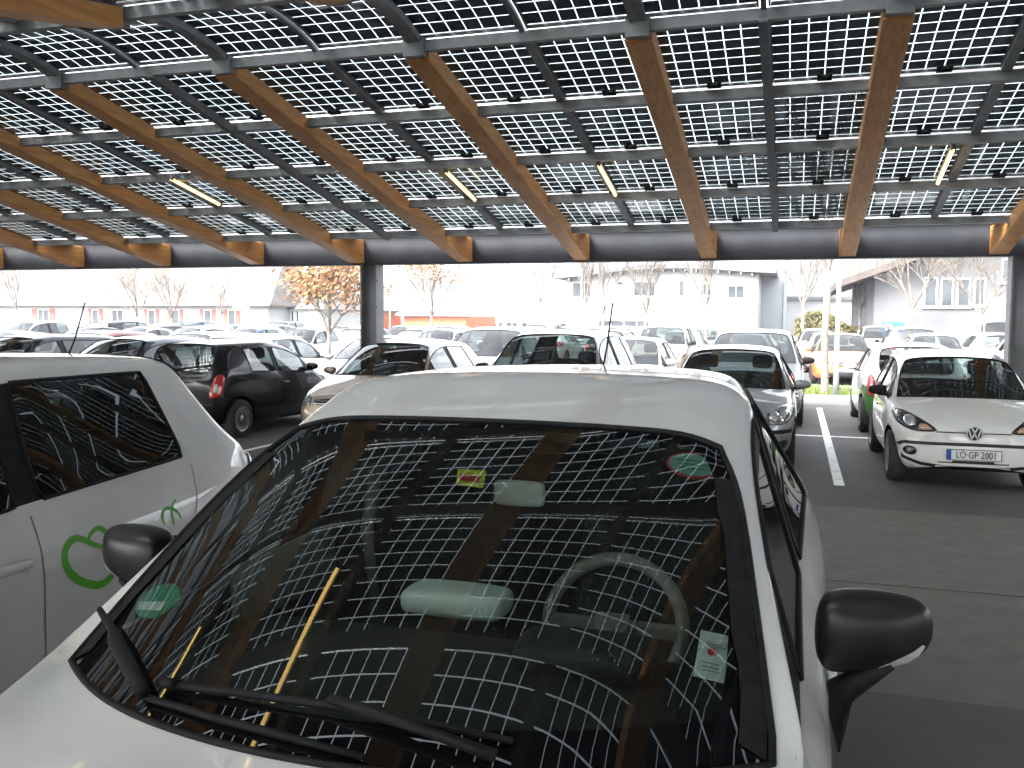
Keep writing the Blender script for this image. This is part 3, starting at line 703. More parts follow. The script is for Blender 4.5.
def rear_kit(kind, P, root, bvh, txt=None):
    W = P['W']/2; tz = P['tail_z']
    if kind == 'up':
        pr_ = [(.56, tz-.33), (.56, tz-.26), (.61, tz-.05), (.63, tz+.01), (.68, tz+.01), (.70, tz-.12), (.69, tz-.32)]
    else: pr_ = [(W-.30, tz-.22), (W-.28, tz-.08), (W-.10, tz-.03), (W-.06, tz-.12), (W-.08, tz-.22)]
    for q in (1, -1):
        t = patch(bvh, [(q*a, b) for a, b in pr_], 'rear', 'tail_light', M['red_lamp'], root, off=.006)
        if kind == 'up': patch(bvh, [(q*.61, tz-.24), (q*.62, tz-.12), (q*.65, tz-.12), (q*.655, tz-.24)], 'rear', 'reversing_lamp', M['white_lens'], t, off=.012, skirt=.004, sm=1)
    stroke(bvh, [[(-W+.16, tz+.02), (-W+.2, tz-.42), (W-.2, tz-.42), (W-.16, tz+.02)]], 'rear', 'tailgate_gap', M['ink'], root, w=.008, off=.003)
    z = tz-.36 if kind == 'up' else tz-.30
    if kind == 'up': z = tz-.48
    h = bvh.ray_cast(Vector((0, 9, z)), Vector((0, -1, 0)))[0]
    if h: plate(root, (0, h.y+.016, z), 'rear', txt=txt)
    if kind == 'up':
        h = bvh.ray_cast(Vector((0, 9, tz-.10)), Vector((0, -1, 0)))[0]; badge_vw(root, (0, h.y+.01, tz-.10), 'rear', .06)

PARKED = {}
def build_model(key, P, pm, front='gen', rear='gen', lv=2, **kw):
    root, bvh, parts = make_car(kw.pop('name', 'parked_car'), P, pm, lv, **kw)
    if front: front_kit(front, P, root, bvh, pm, txt=P.get('txt'))
    if rear: rear_kit(rear, P, root, bvh, txt=P.get('txt_rear'))
    return root, bvh, parts
def place(root, X, nose_or_rear_Y, P, away=False, label='', cat='car', group=None, rz=0):
    root.location = (X, nose_or_rear_Y+P['L']/2, 0); root.rotation_euler = (0, 0, (PI if away else 0)+rz)
    tag(root, label, cat, group)

# ---- the white car in the foreground
HX, HY = -.81, .50
hroot, hbvh, hp = make_car('parked_car', HERO, M['p_hero'], 3, detail=False, seats=False, wsm=M['windscreen'])
place(hroot, HX, HY, HERO, label='pearl white hatchback filling the foreground, black wing mirrors and wipers on its windscreen')
hinv = Vector((HX, HY+HERO['L']/2, 0))
ws = hp['ws']
for g_ in hp['sws']+[hp['rw']]: g_.data.materials[0] = M['glass_dark']
wsb = BVHTree.FromPolygons([v.co[:] for v in ws.data.vertices], [p.vertices[:] for p in ws.data.polygons])
def frit_attr(me, thr_fn):
    cnt = {}
    for p in me.polygons:
        vs = p.vertices[:]
        for a, b in zip(vs, vs[1:]+vs[:1]): k = (min(a, b), max(a, b)); cnt[k] = cnt.get(k, 0)+1
    segs = [(me.vertices[a].co, me.vertices[b].co) for (a, b), c in cnt.items() if c == 1]
    at_ = me.attributes.new('frit', 'FLOAT', 'POINT'); out = []
    for v in me.vertices:
        d = 9
        for a, b in segs:
            t = max(0, min(1, (v.co-a).dot(b-a)/max((b-a).length_squared, 1e-9))); d = min(d, (v.co-(a+(b-a)*t)).length)
        out.append(.5+(thr_fn(v.co)-d)*5)
    at_.data.foreach_set('value', out)
frit_attr(ws.data, lambda c: .05+.06*max(0, min(1, (1.2-c.z)/.2)))
def wshit(px, py, off=0.0, bv=None):
    """point on the windscreen (car coordinates), moved off it along its normal"""
    h = (bv or wsb).ray_cast(CAMP-hinv, ray(px, py).normalized())
    if h[0] is None: h = (bv or wsb).find_nearest(CAMP-hinv+ray(px, py)*1.9)
    n = h[1] if h[1].z > 0 else -h[1]
    return h[0]+n*off
def ws_sticker(pts, name, mats, off=-.004, mi=0, par=None):
    P3 = [wshit(*p, off) for p in pts]; mb = MB(); c = sum(P3, Vector())/len(P3); n = len(P3)
    mb.add([c]+P3, [(0, i+1, (i+1) % n+1) for i in range(n)]); return mb.build(name, mats, par or ws)
def ell(cx, cy, rx, ry, rot=0, n=20):
    c, s = math.cos(rot), math.sin(rot)
    return [(cx+rx*math.cos(a)*c-ry*math.sin(a)*s, cy+rx*math.cos(a)*s+ry*math.sin(a)*c) for a in [2*PI*k/n for k in range(n)]]
M['st_green'] = simple('sticker_green', (.0, .26, .14), .5); M['st_pale'] = simple('sticker_pale_green', (.25, .45, .38), .5)
M['st_red'] = simple('sticker_red', (.6, .02, .03), .5); M['st_white'] = simple('sticker_white', (.72, .76, .74), .5); M['st_yellow'] = simple('tag_yellow', (.72, .68, .05), .5)
# emissions badge, oval sticker and card behind the glass
g = ws_sticker(ell(157, 600, 25, 14, -.55), 'emissions_sticker', M['st_green'], -.003)
ws_sticker([(140, 601), (166, 601), (160, 610), (137, 609)], 'sticker_panel', M['st_white'], -.0015, par=g)
g = ws_sticker(ell(693, 464, 27, 13, .15), 'oval_sticker', M['st_red'], -.005)
ws_sticker(ell(693, 464, 24.5, 11, .15), 'oval_sticker_face', M['st_pale'], -.003, par=g)
for k in range(3): ws_sticker([(677+k, 458+k*4), (707+k, 461+k*4), (707+k, 462+k*4), (677+k, 459.2+k*4)], 'oval_sticker_line', M['st_green'], -.0015, par=g)
card = ws_sticker([(702, 628), (733, 635), (725, 682), (694, 674)], 'parking_card', M['st_white'], -.006)
ws_sticker(ell(713, 651, 5, 4.2), 'card_dot', M['st_red'], -.003, par=card)
for k, (a, b) in enumerate(((641, 705), (644, 708), (660, 702), (664, 702), (668, 703))):
    ws_sticker([(b, a), (b+18, a+4), (b+18, a+5), (b, a+1)], 'card_line', M['steel'], -.003, par=card)
for q in (1, -1):
    vv = sorted([v.co for v in ws.data.vertices if v.co.x*q > .3 and v.co.z < 1.6], key=lambda c: c.y)
    line = []; yy = vv[0].y+.06; ymax = max(v.y for v in vv)
    while yy < ymax-.02:
        xs_ = [abs(v.x) for v in vv if abs(v.y-yy) < .05]
        if xs_: line.append((q*(max(xs_)-.036), yy))
        yy += .06
    stroke(wsb, [line], 'top', 'windscreen_surround', M['trim'], ws, w=.05, off=.004)
# wipers
def wip(pts, r, off, name, par, n=6):
    mb = MB(); mb.tube([wshit(*p, off) for p in pts], r, n); return mb.build(name, M['trim'], par)
wA = wip([(165, 690), (250, 700), (340, 713), (425, 729), (512, 747)], [.006, .008, .009, .008, .006], .018, 'wiper_blade', hroot)
wip([(333, 709), (380, 724), (425, 741), (470, 757), (495, 766)], [.009, .013, .009, .010, .012], .03, 'wiper_arm', wA)
wip([(165, 690), (172, 691.2), (180, 692)], .0105, .024, 'blade_tip', wA)
wB = wip([(150, 702), (215, 722), (290, 742), (365, 762)], [.007, .008, .008, .006], .014, 'wiper_blade', hroot)
wip([(110, 619), (124, 642), (126, 652), (140, 680), (152, 704)], [.008, .012, .018, .018, .015], .035, 'wiper_arm', wB)
# interior
def hl(x, s, z): return (x, s-HERO['L']/2, z)
dash = rounded('dashboard', M['dash'], hl(0, 1.42, .86), (1.42, .66, .24), 3, hroot)
rounded('dash_reflection_block', M['st_white'], hl(-.04, 1.72, 1.03), (.30, .16, .085), 2, dash)  # white block standing in for a pale reflection at the dashboard
rounded('door_trim', M['seat_light'], hl(-.76, 2.05, .95), (.05, .6, .2), 2, hroot)
rounded('driver_binnacle', M['dash'], hl(.36, 1.52, 1.0), (.34, .2, .09), 2, dash)
sw = MB(); c = Vector(hl(.36, 1.86, .955)); pts = [c+Vector((.185*math.cos(a), .08*math.sin(a), .165*math.sin(a))) for a in [2*PI*k/32 for k in range(34)]]
sw.tube(pts, .019, 10, cap=False); sw.bar(c+Vector((-.17, 0, 0)), c+Vector((.17, 0, 0)), .04, .03); sw.bar(c+Vector((0, .0, 0)), c+Vector((0, -.16, -.06)), .09, .09)
sw.build('steering_wheel', M['wheel_ring'], hroot)
for x in (-.36, .36):
    s = rounded('seat', M['seat'], hl(x, 2.12, .46), (.52, .52, .18), 2, hroot)
    rot = Matrix.Rotation(math.radians(-14), 3, 'X')
    rounded('backrest', M['seat'], hl(x, 2.44, .84), (.48, .15, .64), 2, s, rot=rot)
    rounded('headrest', M['seat'], hl(x, 2.55, 1.26), (.27, .10, .18), 2, s, rot=rot)
rounded('rear_bench', M['seat'], hl(0, 3.0, .52), (1.25, .5, .2), 2, hroot)
rounded('rear_backrest', M['seat'], hl(0, 3.35, .86), (1.2, .14, .56), 2, hroot, rot=Matrix.Rotation(math.radians(-18), 3, 'X'))
mb = MB(); mb.box(hl(0, 2.0, .30), (1.4, 2.8, .04)); mb.build('cabin_floor', M['lining'], hroot)
hpnt = wshit(512, 440, -.05); mm = MB(); 
rm = rounded('inside_mirror', M['dash_light'], wshit(517, 463, -.09), (.14, .03, .07), 2, hroot)
rounded('sensor_housing', M['trim'], wshit(468, 452, -.05), (.13, .07, .07), 2, hroot)
tg = MB(); a = [wshit(457, 462, -.02), wshit(486, 464, -.02), wshit(482, 481, -.02), wshit(455, 478, -.02)]; tg.add(a, [(0, 1, 2, 3)])
tgo = tg.build('charging_tag', M['st_yellow'], hroot)
tg = MB(); a = [wshit(459, 468, -.018), wshit(480, 470, -.018), wshit(478, 476, -.018), wshit(459, 474, -.018)]; tg.add(a, [(0, 1, 2, 3)]); tg.build('tag_print', M['st_red'], tgo)
belt = MB(); belt.tube([hl(-.62, 2.42, 1.25), hl(-.60, 2.30, 1.05), hl(-.56, 2.3, .7)], .022, 6); belt.build('seat_belt', M['lining_light'], hroot)
# wing mirrors: housing, indicator strip, foot
def hero_mirror(root, sd, P=HERO):
    L = P['L']; W = P['W']/2
    y = 1.60-L/2; c = Vector((sd*(W+.066), y, 1.088))
    def tp(v):
        f = (v.x*sd/.24+.5)   # 0 at body, 1 outer
        return Vector((v.x, v.y*(1.05-.35*f)+.03*f, v.z*(1.04-.08*f) if v.z > 0 else v.z*(1.05-.5*f)))
    h = rounded('wing_mirror', M['mirror_cap'], c, (.255, .15, .205), 3, root, taper=tp)
    g = MB(); g.box(c+Vector((0, .075, 0)), (.18, .006, .12)); g.build('mirror_glass', M['chrome'], h)
    ind = MB(); 
    hb = BVHTree.FromPolygons([v.co[:] for v in h.data.vertices], [p.vertices[:] for p in h.data.polygons])
    stroke(hb, [[(c.x+sd*a, c.z+b) for a, b in ((.01, -.064), (.04, -.052), (.065, -.040), (.085, -.026), (.10, -.008))]], 'front', 'indicator_strip', M['white_lens'], h, w=[.008, .022], off=.003)
    f = MB()
    f.tube([c+Vector((sd*.035, .0, -.055)), c+Vector((-sd*.01, 0, -.088)), Vector((sd*(W-.0), y, .955)), Vector((sd*(W+.0), y+.02, .89)), Vector((sd*(W+.003), y+.03, .80))], [.018, .026, .034, .022, .003], 12)
    f.build('mirror_foot', M['trim'], h)
hero_mirror(hroot, 1); hero_mirror(hroot, -1)
def hero_common(root, bvh, seam=True):
    L = HERO['L']
    for sd, vw in ((1, 'left'), (-1, 'right')):
        b1 = 1.28-L/2; b2 = 2.285-L/2; b3 = 3.24-L/2; ax = 3.42-L/2
        stroke(bvh, [[(b1-.04, .97), (b1-.10, .60), (b1-.02, .25)], [(b2, 1.0), (b2-.01, .6), (b2, .25)], [(b1, .25), (ax-.40, .25), (ax-.42, .42), (ax-.30, .66), (b3-.02, .92), (b3, 1.06)]], vw, 'door_gap', M['steel_dark'], root, w=.006)
    if seam: stroke(bvh, [[(q*.715, 1.98-L/2), (q*.70, 2.4-L/2), (q*.66, 3.0-L/2), (q*.60, 3.5-L/2)] for q in (1,)], 'top', 'roof_seam', M['trim'], root, w=.014)
    if seam: stroke(bvh, [[(-.715, 1.98-L/2), (-.70, 2.4-L/2), (-.66, 3.0-L/2), (-.60, 3.5-L/2)]], 'top', 'roof_seam', M['trim'], root, w=.014)
    an = MB(); an.tube([(0, 3.36-L/2, 1.50), (0, 3.37-L/2, 1.545)], [.035, .014], 10); an.tube([(0, 3.37-L/2, 1.54), (.01, 3.43-L/2, 1.66), (.02, 3.50-L/2, 1.86)], [.0055, .004, .004], 6)
    an.build('roof_antenna', M['trim'], root)
hero_common(hroot, hbvh)
hdl = hbvh.ray_cast(Vector((9, 2.08-HERO['L']/2, .84)), Vector((-1, 0, 0)))[0]
rounded('door_handle', M['p_hero'], hdl+Vector((.018, 0, 0)), (.03, .22, .035), 2, hroot)
sp = hbvh
0 and stroke(sp, [[(-.70, -1.25), (-.55, -1.6), (-.3, -1.85)], [(.70, -1.25), (.55, -1.6), (.3, -1.85)]], 'top', 'bonnet_gap', M['steel_dark'], hroot, w=.006)

# ---- the white car beside it
lroot, lbvh, lp = make_car('parked_car', HERO, M['p_hero'], 3, detail=False, seats=False, glass=M['glass_dark'])
place(lroot, -3.70, .47, HERO, label='white hatchback with a green plug swirl on its rear door, parked beside the foreground car')
hero_common(lroot, lbvh, False)
L = HERO['L']
for sd in (1,):
    hh = lbvh.ray_cast(Vector((9, 2.10-L/2, .84)), Vector((-1, 0, 0)))[0]
    rounded('door_handle', M['p_hero'], hh+Vector((.02, 0, 0)), (.035, .24, .04), 2, lroot)
hero_mirror(lroot, -1); hero_mirror(lroot, 1)
for x in (-.36, .36):
    s = rounded('seat', M['seat'], hl(x, 2.12, .46), (.52, .52, .18), 2, lroot)
    rot = Matrix.Rotation(math.radians(-14), 3, 'X')
    rounded('backrest', M['seat'], hl(x, 2.44, .84), (.48, .15, .64), 2, s, rot=rot)
    rounded('headrest', M['seat'], hl(x, 2.55, 1.26), (.27, .10, .18), 2, s, rot=rot)
rounded('rear_backrest', M['seat'], hl(0, 3.3, .86), (1.2, .14, .62), 2, lroot, rot=Matrix.Rotation(math.radians(-18), 3, 'X'))
rounded('dashboard', M['dash'], hl(0, 1.5, .86), (1.42, .5, .26), 2, lroot)
# green line drawing: a looped cable ending in a plug (car coordinates y, z on its left flank)
gy = lambda px, py: (lambda p: (p.y-(.47+L/2), p.z))(CAMP+ray(px, py)*((-2.80)/ray(px, py).x))
M['decal'] = simple('decal_green', (.10, .44, .03), .4)
loop = [gy(p[0]-16, p[1]-4) for p in ((137, 549), (125, 552), (108, 549), (92, 542), (82, 548), (77, 560), (80, 574), (92, 585), (110, 588), (122, 578), (128, 562), (124, 545), (114, 532), (104, 538), (100, 548))]
def cr_spline(P, k=5):
    out = []
    for i in range(len(P)-1):
        a = P[max(i-1, 0)]; b = P[i]; c = P[i+1]; d = P[min(i+2, len(P)-1)]
        for t in range(k):
            t = t/k; out.append(tuple(.5*((2*b[j])+(-a[j]+c[j])*t+(2*a[j]-5*b[j]+4*c[j]-d[j])*t*t+(-a[j]+3*b[j]-3*c[j]+d[j])*t**3) for j in (0, 1)))
    return out+[P[-1]]
cab = [gy(*p) for p in ((158, 524), (157, 516), (160, 509), (166, 508), (172, 512), (174, 518))]
pl = [gy(*p) for p in ((167, 524), (166, 512), (169, 503), (172, 500))]
for q_, w_ in ((loop, (.012, .034)), (cab, (.008, .016)), (pl, .012)): stroke(lbvh, [(cr_spline(q_), w_)], 'left', 'swirl_decal', M['decal'], lroot, w=.01, off=.003)
tl = patch(lbvh, [(.52, .96), (.62, 1.02), (.80, 1.0), (.84, .92), (.74, .86), (.58, .88)], 'rear', 'tail_light', M['glass_dark'] if False else M['lens'], lroot, off=.012)

# ------------------------------------------------------------------ parked cars under the roof (row one) and the row behind it
UPW = dict(UP, txt='LÖ·GP 2001', mirror_mat=M['trim'])
R1 = 10.45
r_up, b_up, p_up = build_model('up', UPW, M['p_white'], 'up', 'up')
place(r_up, 1.80, 10.35, UPW, label='white city car with number plate LÖ·GP 2001 parked nose out under the solar roof')
r_polo, b, p = build_model('polo', POLO, M['p_silver'], 'round', 'gen')
place(r_polo, -.80, 10.75, POLO, label='silver hatchback with clear round headlights, right behind the roof of the foreground car')
r_mpv, b, p = build_model('mpv', dict(MPV, mirror_mat=M['trim']), M['p_silver'], 'gen', 'gen')
place(r_mpv, -3.35, 10.9, MPV, label='tall silver minivan with black mirrors, parked under the roof beside the beige hatchback')
r_golf, b, p = build_model('golf', GOLF, M['p_beige'], 'gen', 'gen')
place(r_golf, -5.98, 11.1, GOLF, label='beige hatchback with a dark grille parked under the roof beside the steel column')
UPB = dict(UP, txt_rear='LÖ·GP 2003')
UPB.pop('txt_rear')
r_upb, b, p = build_model('upb', UPB, M['p_black'], 'up', 'up')
place(r_upb, -8.62, 11.0, UP, away=True, label='black city car seen from behind with a lit-up red tail lamp and silver hubcaps')
r_upb['label'] = 'black city car seen from behind with red tail lamps and silver hubcaps'
r_blue, b, p = build_model('blue', dict(POLO), M['p_blue'], 'round', 'gen')
place(r_blue, -11.25, 11.3, POLO, label='dark blue hatchback in the roofed row next to the black city car')
r_blk, b, p = build_model('blk', dict(ESTATE), M['p_black'], 'gen', 'gen')
place(r_blk, -13.9, 11.2, ESTATE, label='black estate in the roofed row beyond the dark blue hatchback')
# row two (backs on to row one)
r_eup, b, p = build_model('eup', UP, M['p_white'], 'up', 'up')
bm_ = p['body']; 
def green_rear(body):
    me = body.data; me.materials.append(M['p_green']); k = len(me.materials)-1
    for q in me.polygons:
        c = q.center
        if q.material_index == 0 and c.y > .95+.35*(c.z-.3)+.12*math.sin(c.z*9) and c.z < .80: q.material_index = k
green_rear(bm_)
place(r_eup, 1.80, 15.15, UP, away=True, label='white city car with leaf green rear flank, facing away')
r_suv, b, p = build_model('suv', dict(MPV, mirror_mat=M['trim']), M['p_grey'], 'gen', 'gen')
place(r_suv, -.75, 15.3, MPV, label='dark silver minivan with black mirrors directly behind the silver round-headlight hatchback')
r_wh, b, p = build_model('wh', POLO, M['p_white'], 'round', 'gen')
place(r_wh, -3.2, 16.3, POLO, label='small white hatchback showing between the silver minivan and the silver hatchback')
r_d, b, p = build_model('dk', dict(MPV), M['p_grey'], 'gen', 'gen')
place(r_d, -5.9, 15.6, MPV, label='dark grey minivan behind the beige hatchback and the tall silver one')
r_sed, b, p = build_model('sed', SEDAN, M['p_silver'], 'gen', 'gen')
place(r_sed, -8.4, 15.3, SEDAN, label='silver saloon parked just left of the steel column behind the beige hatchback')
r_or, b, p = build_model('or', ESTATE, M['p_orange'], 'gen', 'gen')
place(r_or, 1.3, 26.6, ESTATE, label='orange estate car beyond the grass strip, behind the tree trunk and the thin lamp post')
r_van, b, p = build_model('van', VAN, M['p_white'], 'gen', 'gen')
place(r_van, 8.2, 40.5, VAN, label='white delivery van facing out in front of the grey hall, by the blue container', cat='van')
r_est, b, p = build_model('est', ESTATE, M['p_silver'], 'gen', 'gen')
place(r_est, -13.6, 16.0, ESTATE, label='silver estate in the second row behind the black estate')
index_kids()
def recolour(root, a, b_):
    for ch in KIDS.get(root.name, []): pass
def clone(src, X, Y, P, away, pm, label, cat='car', group=None):
    c = copy_tree(src); c.location = (X, Y+P['L']/2, 0); c.rotation_euler = (0, 0, PI if away else 0)
    tag(c, label, cat, group)
    if 'group' in c.keys() and not group: del c['group']
    stack = [o for o in bpy.data.objects if o.parent == c]
    for o in stack:
        if o.name.startswith('body') or o.name.startswith('wing_mirror') or o.name.startswith('door_handle'):
            if o.data and o.data.materials and o.data.materials[0].name.endswith('paint'):
                o.material_slots[0].link = 'OBJECT'; o.material_slots[0].material = pm
    return c
GR = 'cars parked in the open lot'
cn = dict(p_white='white', p_silver='silver', p_grey='grey', p_black='black', p_midblue='blue', p_red='dark red', p_blue='navy', p_beige='beige')
kinds = [(r_polo, POLO, 'hatchback'), (r_golf, GOLF, 'hatchback'), (r_mpv, MPV, 'minivan'), (r_est, ESTATE, 'estate'), (r_sed, SEDAN, 'saloon'), (r_wh, POLO, 'hatchback')]
cl_ = ['p_silver', 'p_white', 'p_grey', 'p_silver', 'p_white', 'p_white', 'p_black', 'p_silver', 'p_midblue', 'p_beige']
# remaining places of row two
clone(r_polo, -11.0, 15.4, POLO, True, M['p_white'], 'white hatchback in the second row behind the dark blue and the black one')
clone(r_golf, -16.2, 15.6, GOLF, False, M['p_red'], 'dark red hatchback in the second row, only its long roof showing above the black estate')
clone(r_sed, -18.9, 15.5, SEDAN, False, M['p_grey'], 'grey saloon at the far end of the second row')
clone(r_polo, 4.4, 15.4, POLO, False, M['p_silver'], 'silver hatchback in the second row hidden by the white city car and the second column')
clone(r_mpv, -16.4, 11.0, MPV, True, M['p_grey'], 'grey minivan in the roofed row beyond the black estate')
rows = [(27.4, False, 'first'), (32.6, True, 'second'), (41.0, False, 'third'), (46.4, True, 'last')]
for ri, (Y, away, desc) in enumerate(rows):
    X = 1.15-2.6
    while X > -Y*1.12:
        if rnd.random() > .12:
            src, P, kn = rnd.choice(kinds); pc = rnd.choice(cl_)
            prv = clone(src, X, Y+rnd.uniform(-.25, .25), P, away if rnd.random() > .15 else not away, M[pc], '')
            prv['_r'] = ri; prv['_k'] = f"{cn[pc]} {kn}"; prv['_d'] = desc
        X -= 2.6
    for X in ([3.9, 6.6] if ri == 0 else [1.15, 3.8, 6.4] if ri == 1 else [.9, 3.5, 6.0]):
        if ri >= 2 and X > 5: continue
        src, P, kn = rnd.choice(kinds); pc = 'p_white' if X > 3 else rnd.choice(cl_)
        prv = clone(src, X, Y, P, away, M[pc], ''); prv['_r'] = ri; prv['_k'] = f"{cn[pc]} {kn}"; prv['_d'] = desc
far = {}
for o in bpy.data.objects:
    if '_r' in o.keys() and o.parent is None: far.setdefault(o['_r'], []).append(o)
for ri, L_ in far.items():
    L_.sort(key=lambda o: o.location.x)
    for i, o in enumerate(L_):
        a = L_[i-1]['_k'] if i else 'row end'; b_ = L_[i+1]['_k'] if i+1 < len(L_) else 'row end'
        o['label'] = f"{o['_k']} in {o['_d']} open row, between {a} and {b_}"
        o['group'] = GR
for o in bpy.data.objects:
    for k in ('_r', '_k', '_d'):
        if k in o.keys(): del o[k]
seen = {}
for o in bpy.data.objects:
    if o.parent is None and o.get('group') == GR: seen.setdefault(o['label'], []).append(o)
for lb, os_ in seen.items():
    if len(os_) > 1:
        os_.sort(key=lambda o: o.location.x)
        for i, o in enumerate(os_): o['label'] = ['leftmost', 'second from left', 'third from left', 'fourth from left'][min(i, 3)]+' '+lb

# ------------------------------------------------------------------ solar canopy
def build_canopy(YC, main, label):
    canopy = empty('solar_canopy', (-2.07, YC, 0))
    tag(canopy, label, 'canopy')
    CO = Vector((-2.07, YC, 0))
    def part(mb, name, mats): 
        mb.v = [tuple(Vector(v)-CO) for v in mb.v]; return mb.build(name, mats, canopy)
    X0, X1 = (-33.32, 12.68) if main else (-19.32, 12.68)
    for sgn in (1, -1):
        Yb = YC+sgn*7.41
        bm_ = MB(); w = .16; low = -.32 if (sgn < 0) == main else 0
        bm_.box(((X0+X1)/2, Yb+sgn*0, 2.975+low), (X1-X0, .03, .49)); bm_.box(((X0+X1)/2, Yb, 2.735+low), (X1-X0, .22, .03)); bm_.box(((X0+X1)/2, Yb, 3.222+low), (X1-X0, .22, .03))
        part(bm_, 'edge_beam', M['beam'])
        k = -3
        for X in (-27.07, -17.07, -7.07, 2.99, 12.5):
            c = MB(); h = 2.72+low; Yc = Yb
            c.box((X-.14, Yc, h/2), (.025, .30, h)); c.box((X+.14, Yc, h/2), (.025, .30, h)); c.box((X, Yc, h/2), (.255, .025, h)); c.box((X, Yc, .02), (.5, .5, .04))
            for zz in (2.45, 2.0): 
                c.box((X+.165, Yc-.12, zz), (.02, .03, .03)); 
            if sgn < 0 and main and X in (-7.07, 2.99): continue
            if not main and X in (-7.07, 2.99) and sgn > 0: continue
            part(c, 'column', M['steel_dark'])
        nx = 0
        X = X0+2
        while X < 12.7:
            r = MB(); w = .23
            prof = [(7.41-.012, 2.725), (.76, 4.10), (.76, 4.262), (6.26, 3.165), (7.41-.012, 3.15 if not low else 2.90)]
            vs = [(X+q*w/2, YC+sgn*d, z) for q in (-1, 1) for d, z in prof]; n = 5
            f = [tuple(range(n-1, -1, -1)), tuple(range(n, 2*n))]+[(i, (i+1) % n, n+(i+1) % n, n+i) for i in range(n)]
            if sgn < 0: f = [tuple(reversed(q)) for q in f]
            # cut end with a shallow notch like a shoe plate
            r.add(vs, f); ro = part(r, 'rafter', M['wood'])
            bv = ro.modifiers.new('b', 'BEVEL'); bv.width = .012; bv.segments = 2
            s = MB(); s.box((X, YC+sgn*.72, 4.20), (.20, .10, .16)); part(s, 'rafter_shoe', M['steel']); s = MB(); s.box((X, YC+sgn*(7.41-.03), 2.9), (.02, .05, .3)); part(s, 'end_plate', M['steel'])
            X += 2.0
        for i in range(5):
            d = .73+1.37*i; z = 4.18-.2*(d-.73)
            p_ = MB(); Y = YC+sgn*d
            p_.box(((X0+X1)/2, Y, z+.035), (X1-X0, .055, .09)); p_.box(((X0+X1)/2, Y, z+.0-.008), (X1-X0, (.12 if i else .07), .012))
            part(p_, 'purlin', M['steel'])
    ep = MB(); s_ = 1 if main else -1
    ep.box(((X0+X1)/2, YC+s_*6.75, 3.19), (X1-X0, .80, .012)); part(ep, 'eaves_light_block', M['steel_dark'])  # sheet added in the eaves gap to keep sky light off the rafter ends
    # crest ribs and edge profiles
    def arc(t, rise=.12, half=.73, z=4.27):   # t in -1..1
        return (YC+half*t, z+rise*(1-t*t))
    rb = X0+2
    while rb < 12.7:
        for dx, ww in ((-.036, .066), (.036, .066)):
            s = MB(); pts = [arc(-1+2*k/14) for k in range(15)]
            for (ya, za), (yb, zb) in zip(pts, pts[1:]): s.bar((rb+dx, ya, za-.02), (rb+dx, yb, zb-.02), ww, .06)
            part(s, 'crest_rib', M['steel'])
        rb += 2.0
    # lattice line that runs down the slope midway (glazing bars)
    X = X0+1; Xs = []
    while X < 12.7:
        for sgn in (1, -1):
            s = MB(); s.bar((X, YC+sgn*.76, 4.262), (X, YC+sgn*6.2, 3.17), .085, .05); part(s, 'glazing_bar', M['steel'])
        s = MB(); pts = [arc(-1+2*k/14) for k in range(15)]
        for (ya, za), (yb, zb) in zip(pts, pts[1:]): s.bar((X, ya, za-.01), (X, yb, zb-.01), .045, .04)
        part(s, 'crest_bar', M['steel'])
        X += 2.0
    for X in (-6.15, -.32, -16.2):   # diagonal-looking wind struts under the glass
        s = MB(); s.bar((X, YC+.7, 4.19), (X, YC+6.15, 3.06), .07, .09); part(s, 'drain_channel', M['steel_dark'])
    # panels: one shared mesh for the slopes, one for the crest
    def panel_mesh(bend):
        mb = MB(); W_, H_ = .93, (1.44 if bend else 1.345); nx, ny = 6, (9 if bend else 8); gp = .009; mg = .010
        cw = (W_-.03-(nx-1)*gp)/nx; chh = (H_-.03-2*mg-(ny-1)*gp)/ny
        def zf(y): return (.12*(1-(y/.73)**2)) if bend else 0
        def strip(x0, x1, y0, y1, z, mi, k=1):
            vs = []; 
            for i in range(k+1):
                y = y0+(y1-y0)*i/k; vs += [(x0, y, z+zf(y)), (x1, y, z+zf(y))]
            mb.add(vs, [(2*i, 2*i+1, 2*i+3, 2*i+2) for i in range(k)], mi)
        for i in range(nx):
            for j in range(ny):
                x = -W_/2+.015+i*(cw+gp); y = -H_/2+.015+mg+j*(chh+gp)
                strip(x, x+cw, y, y+chh, .012, 0, 2 if bend else 1)
        strip(-W_/2+.01, W_/2-.01, -H_/2+.01, H_/2-.01, .004, 1, 12 if bend else 1)
        fw = .018
        for (xa, xb, ya, yb) in ((-W_/2, -W_/2+fw, -H_/2, H_/2), (W_/2-fw, W_/2, -H_/2, H_/2)):
            k = 10 if bend else 1
            for i in range(k):
                y0 = ya+(yb-ya)*i/k; y1 = ya+(yb-ya)*(i+1)/k; mb.bar(((xa+xb)/2, y0, .0+zf(y0)), ((xa+xb)/2, y1, zf(y1)), fw, .03, 2)
        for yy in (-H_/2+fw/2, H_/2-fw/2): mb.box((0, yy, zf(yy)), (W_-2*fw-.004, fw, .03), mi=2)
        return mb
    pan = []
    jb = None
    proto = {}
    for key, bend in (('flat', False), ('crest', True)):
        proto[key] = panel_mesh(bend)
    meshes = {}
    def panel_obj(key, M4):
        if key not in meshes:
            o = proto[key].build('solar_panel', [M['cell'], M['pglass'], M['alu']]); meshes[key] = o.data; bpy.data.objects.remove(o)
        o = bpy.data.objects.new('solar_panel', meshes[key]); COL.objects.link(o); o.parent = canopy; o.matrix_local = Matrix.Translation(-CO) @ M4; return o
    jm = MB(); jm.box((0, 0, 0), (.13, .075, .03)); jm.box((-.05, -.05, 0), (.03, .05, .012)); jm.box((.05, -.05, 0), (.03, .05, .012))
    jo = jm.build('junction_box', M['trim']); jme = jo.data; bpy.data.objects.remove(jo)
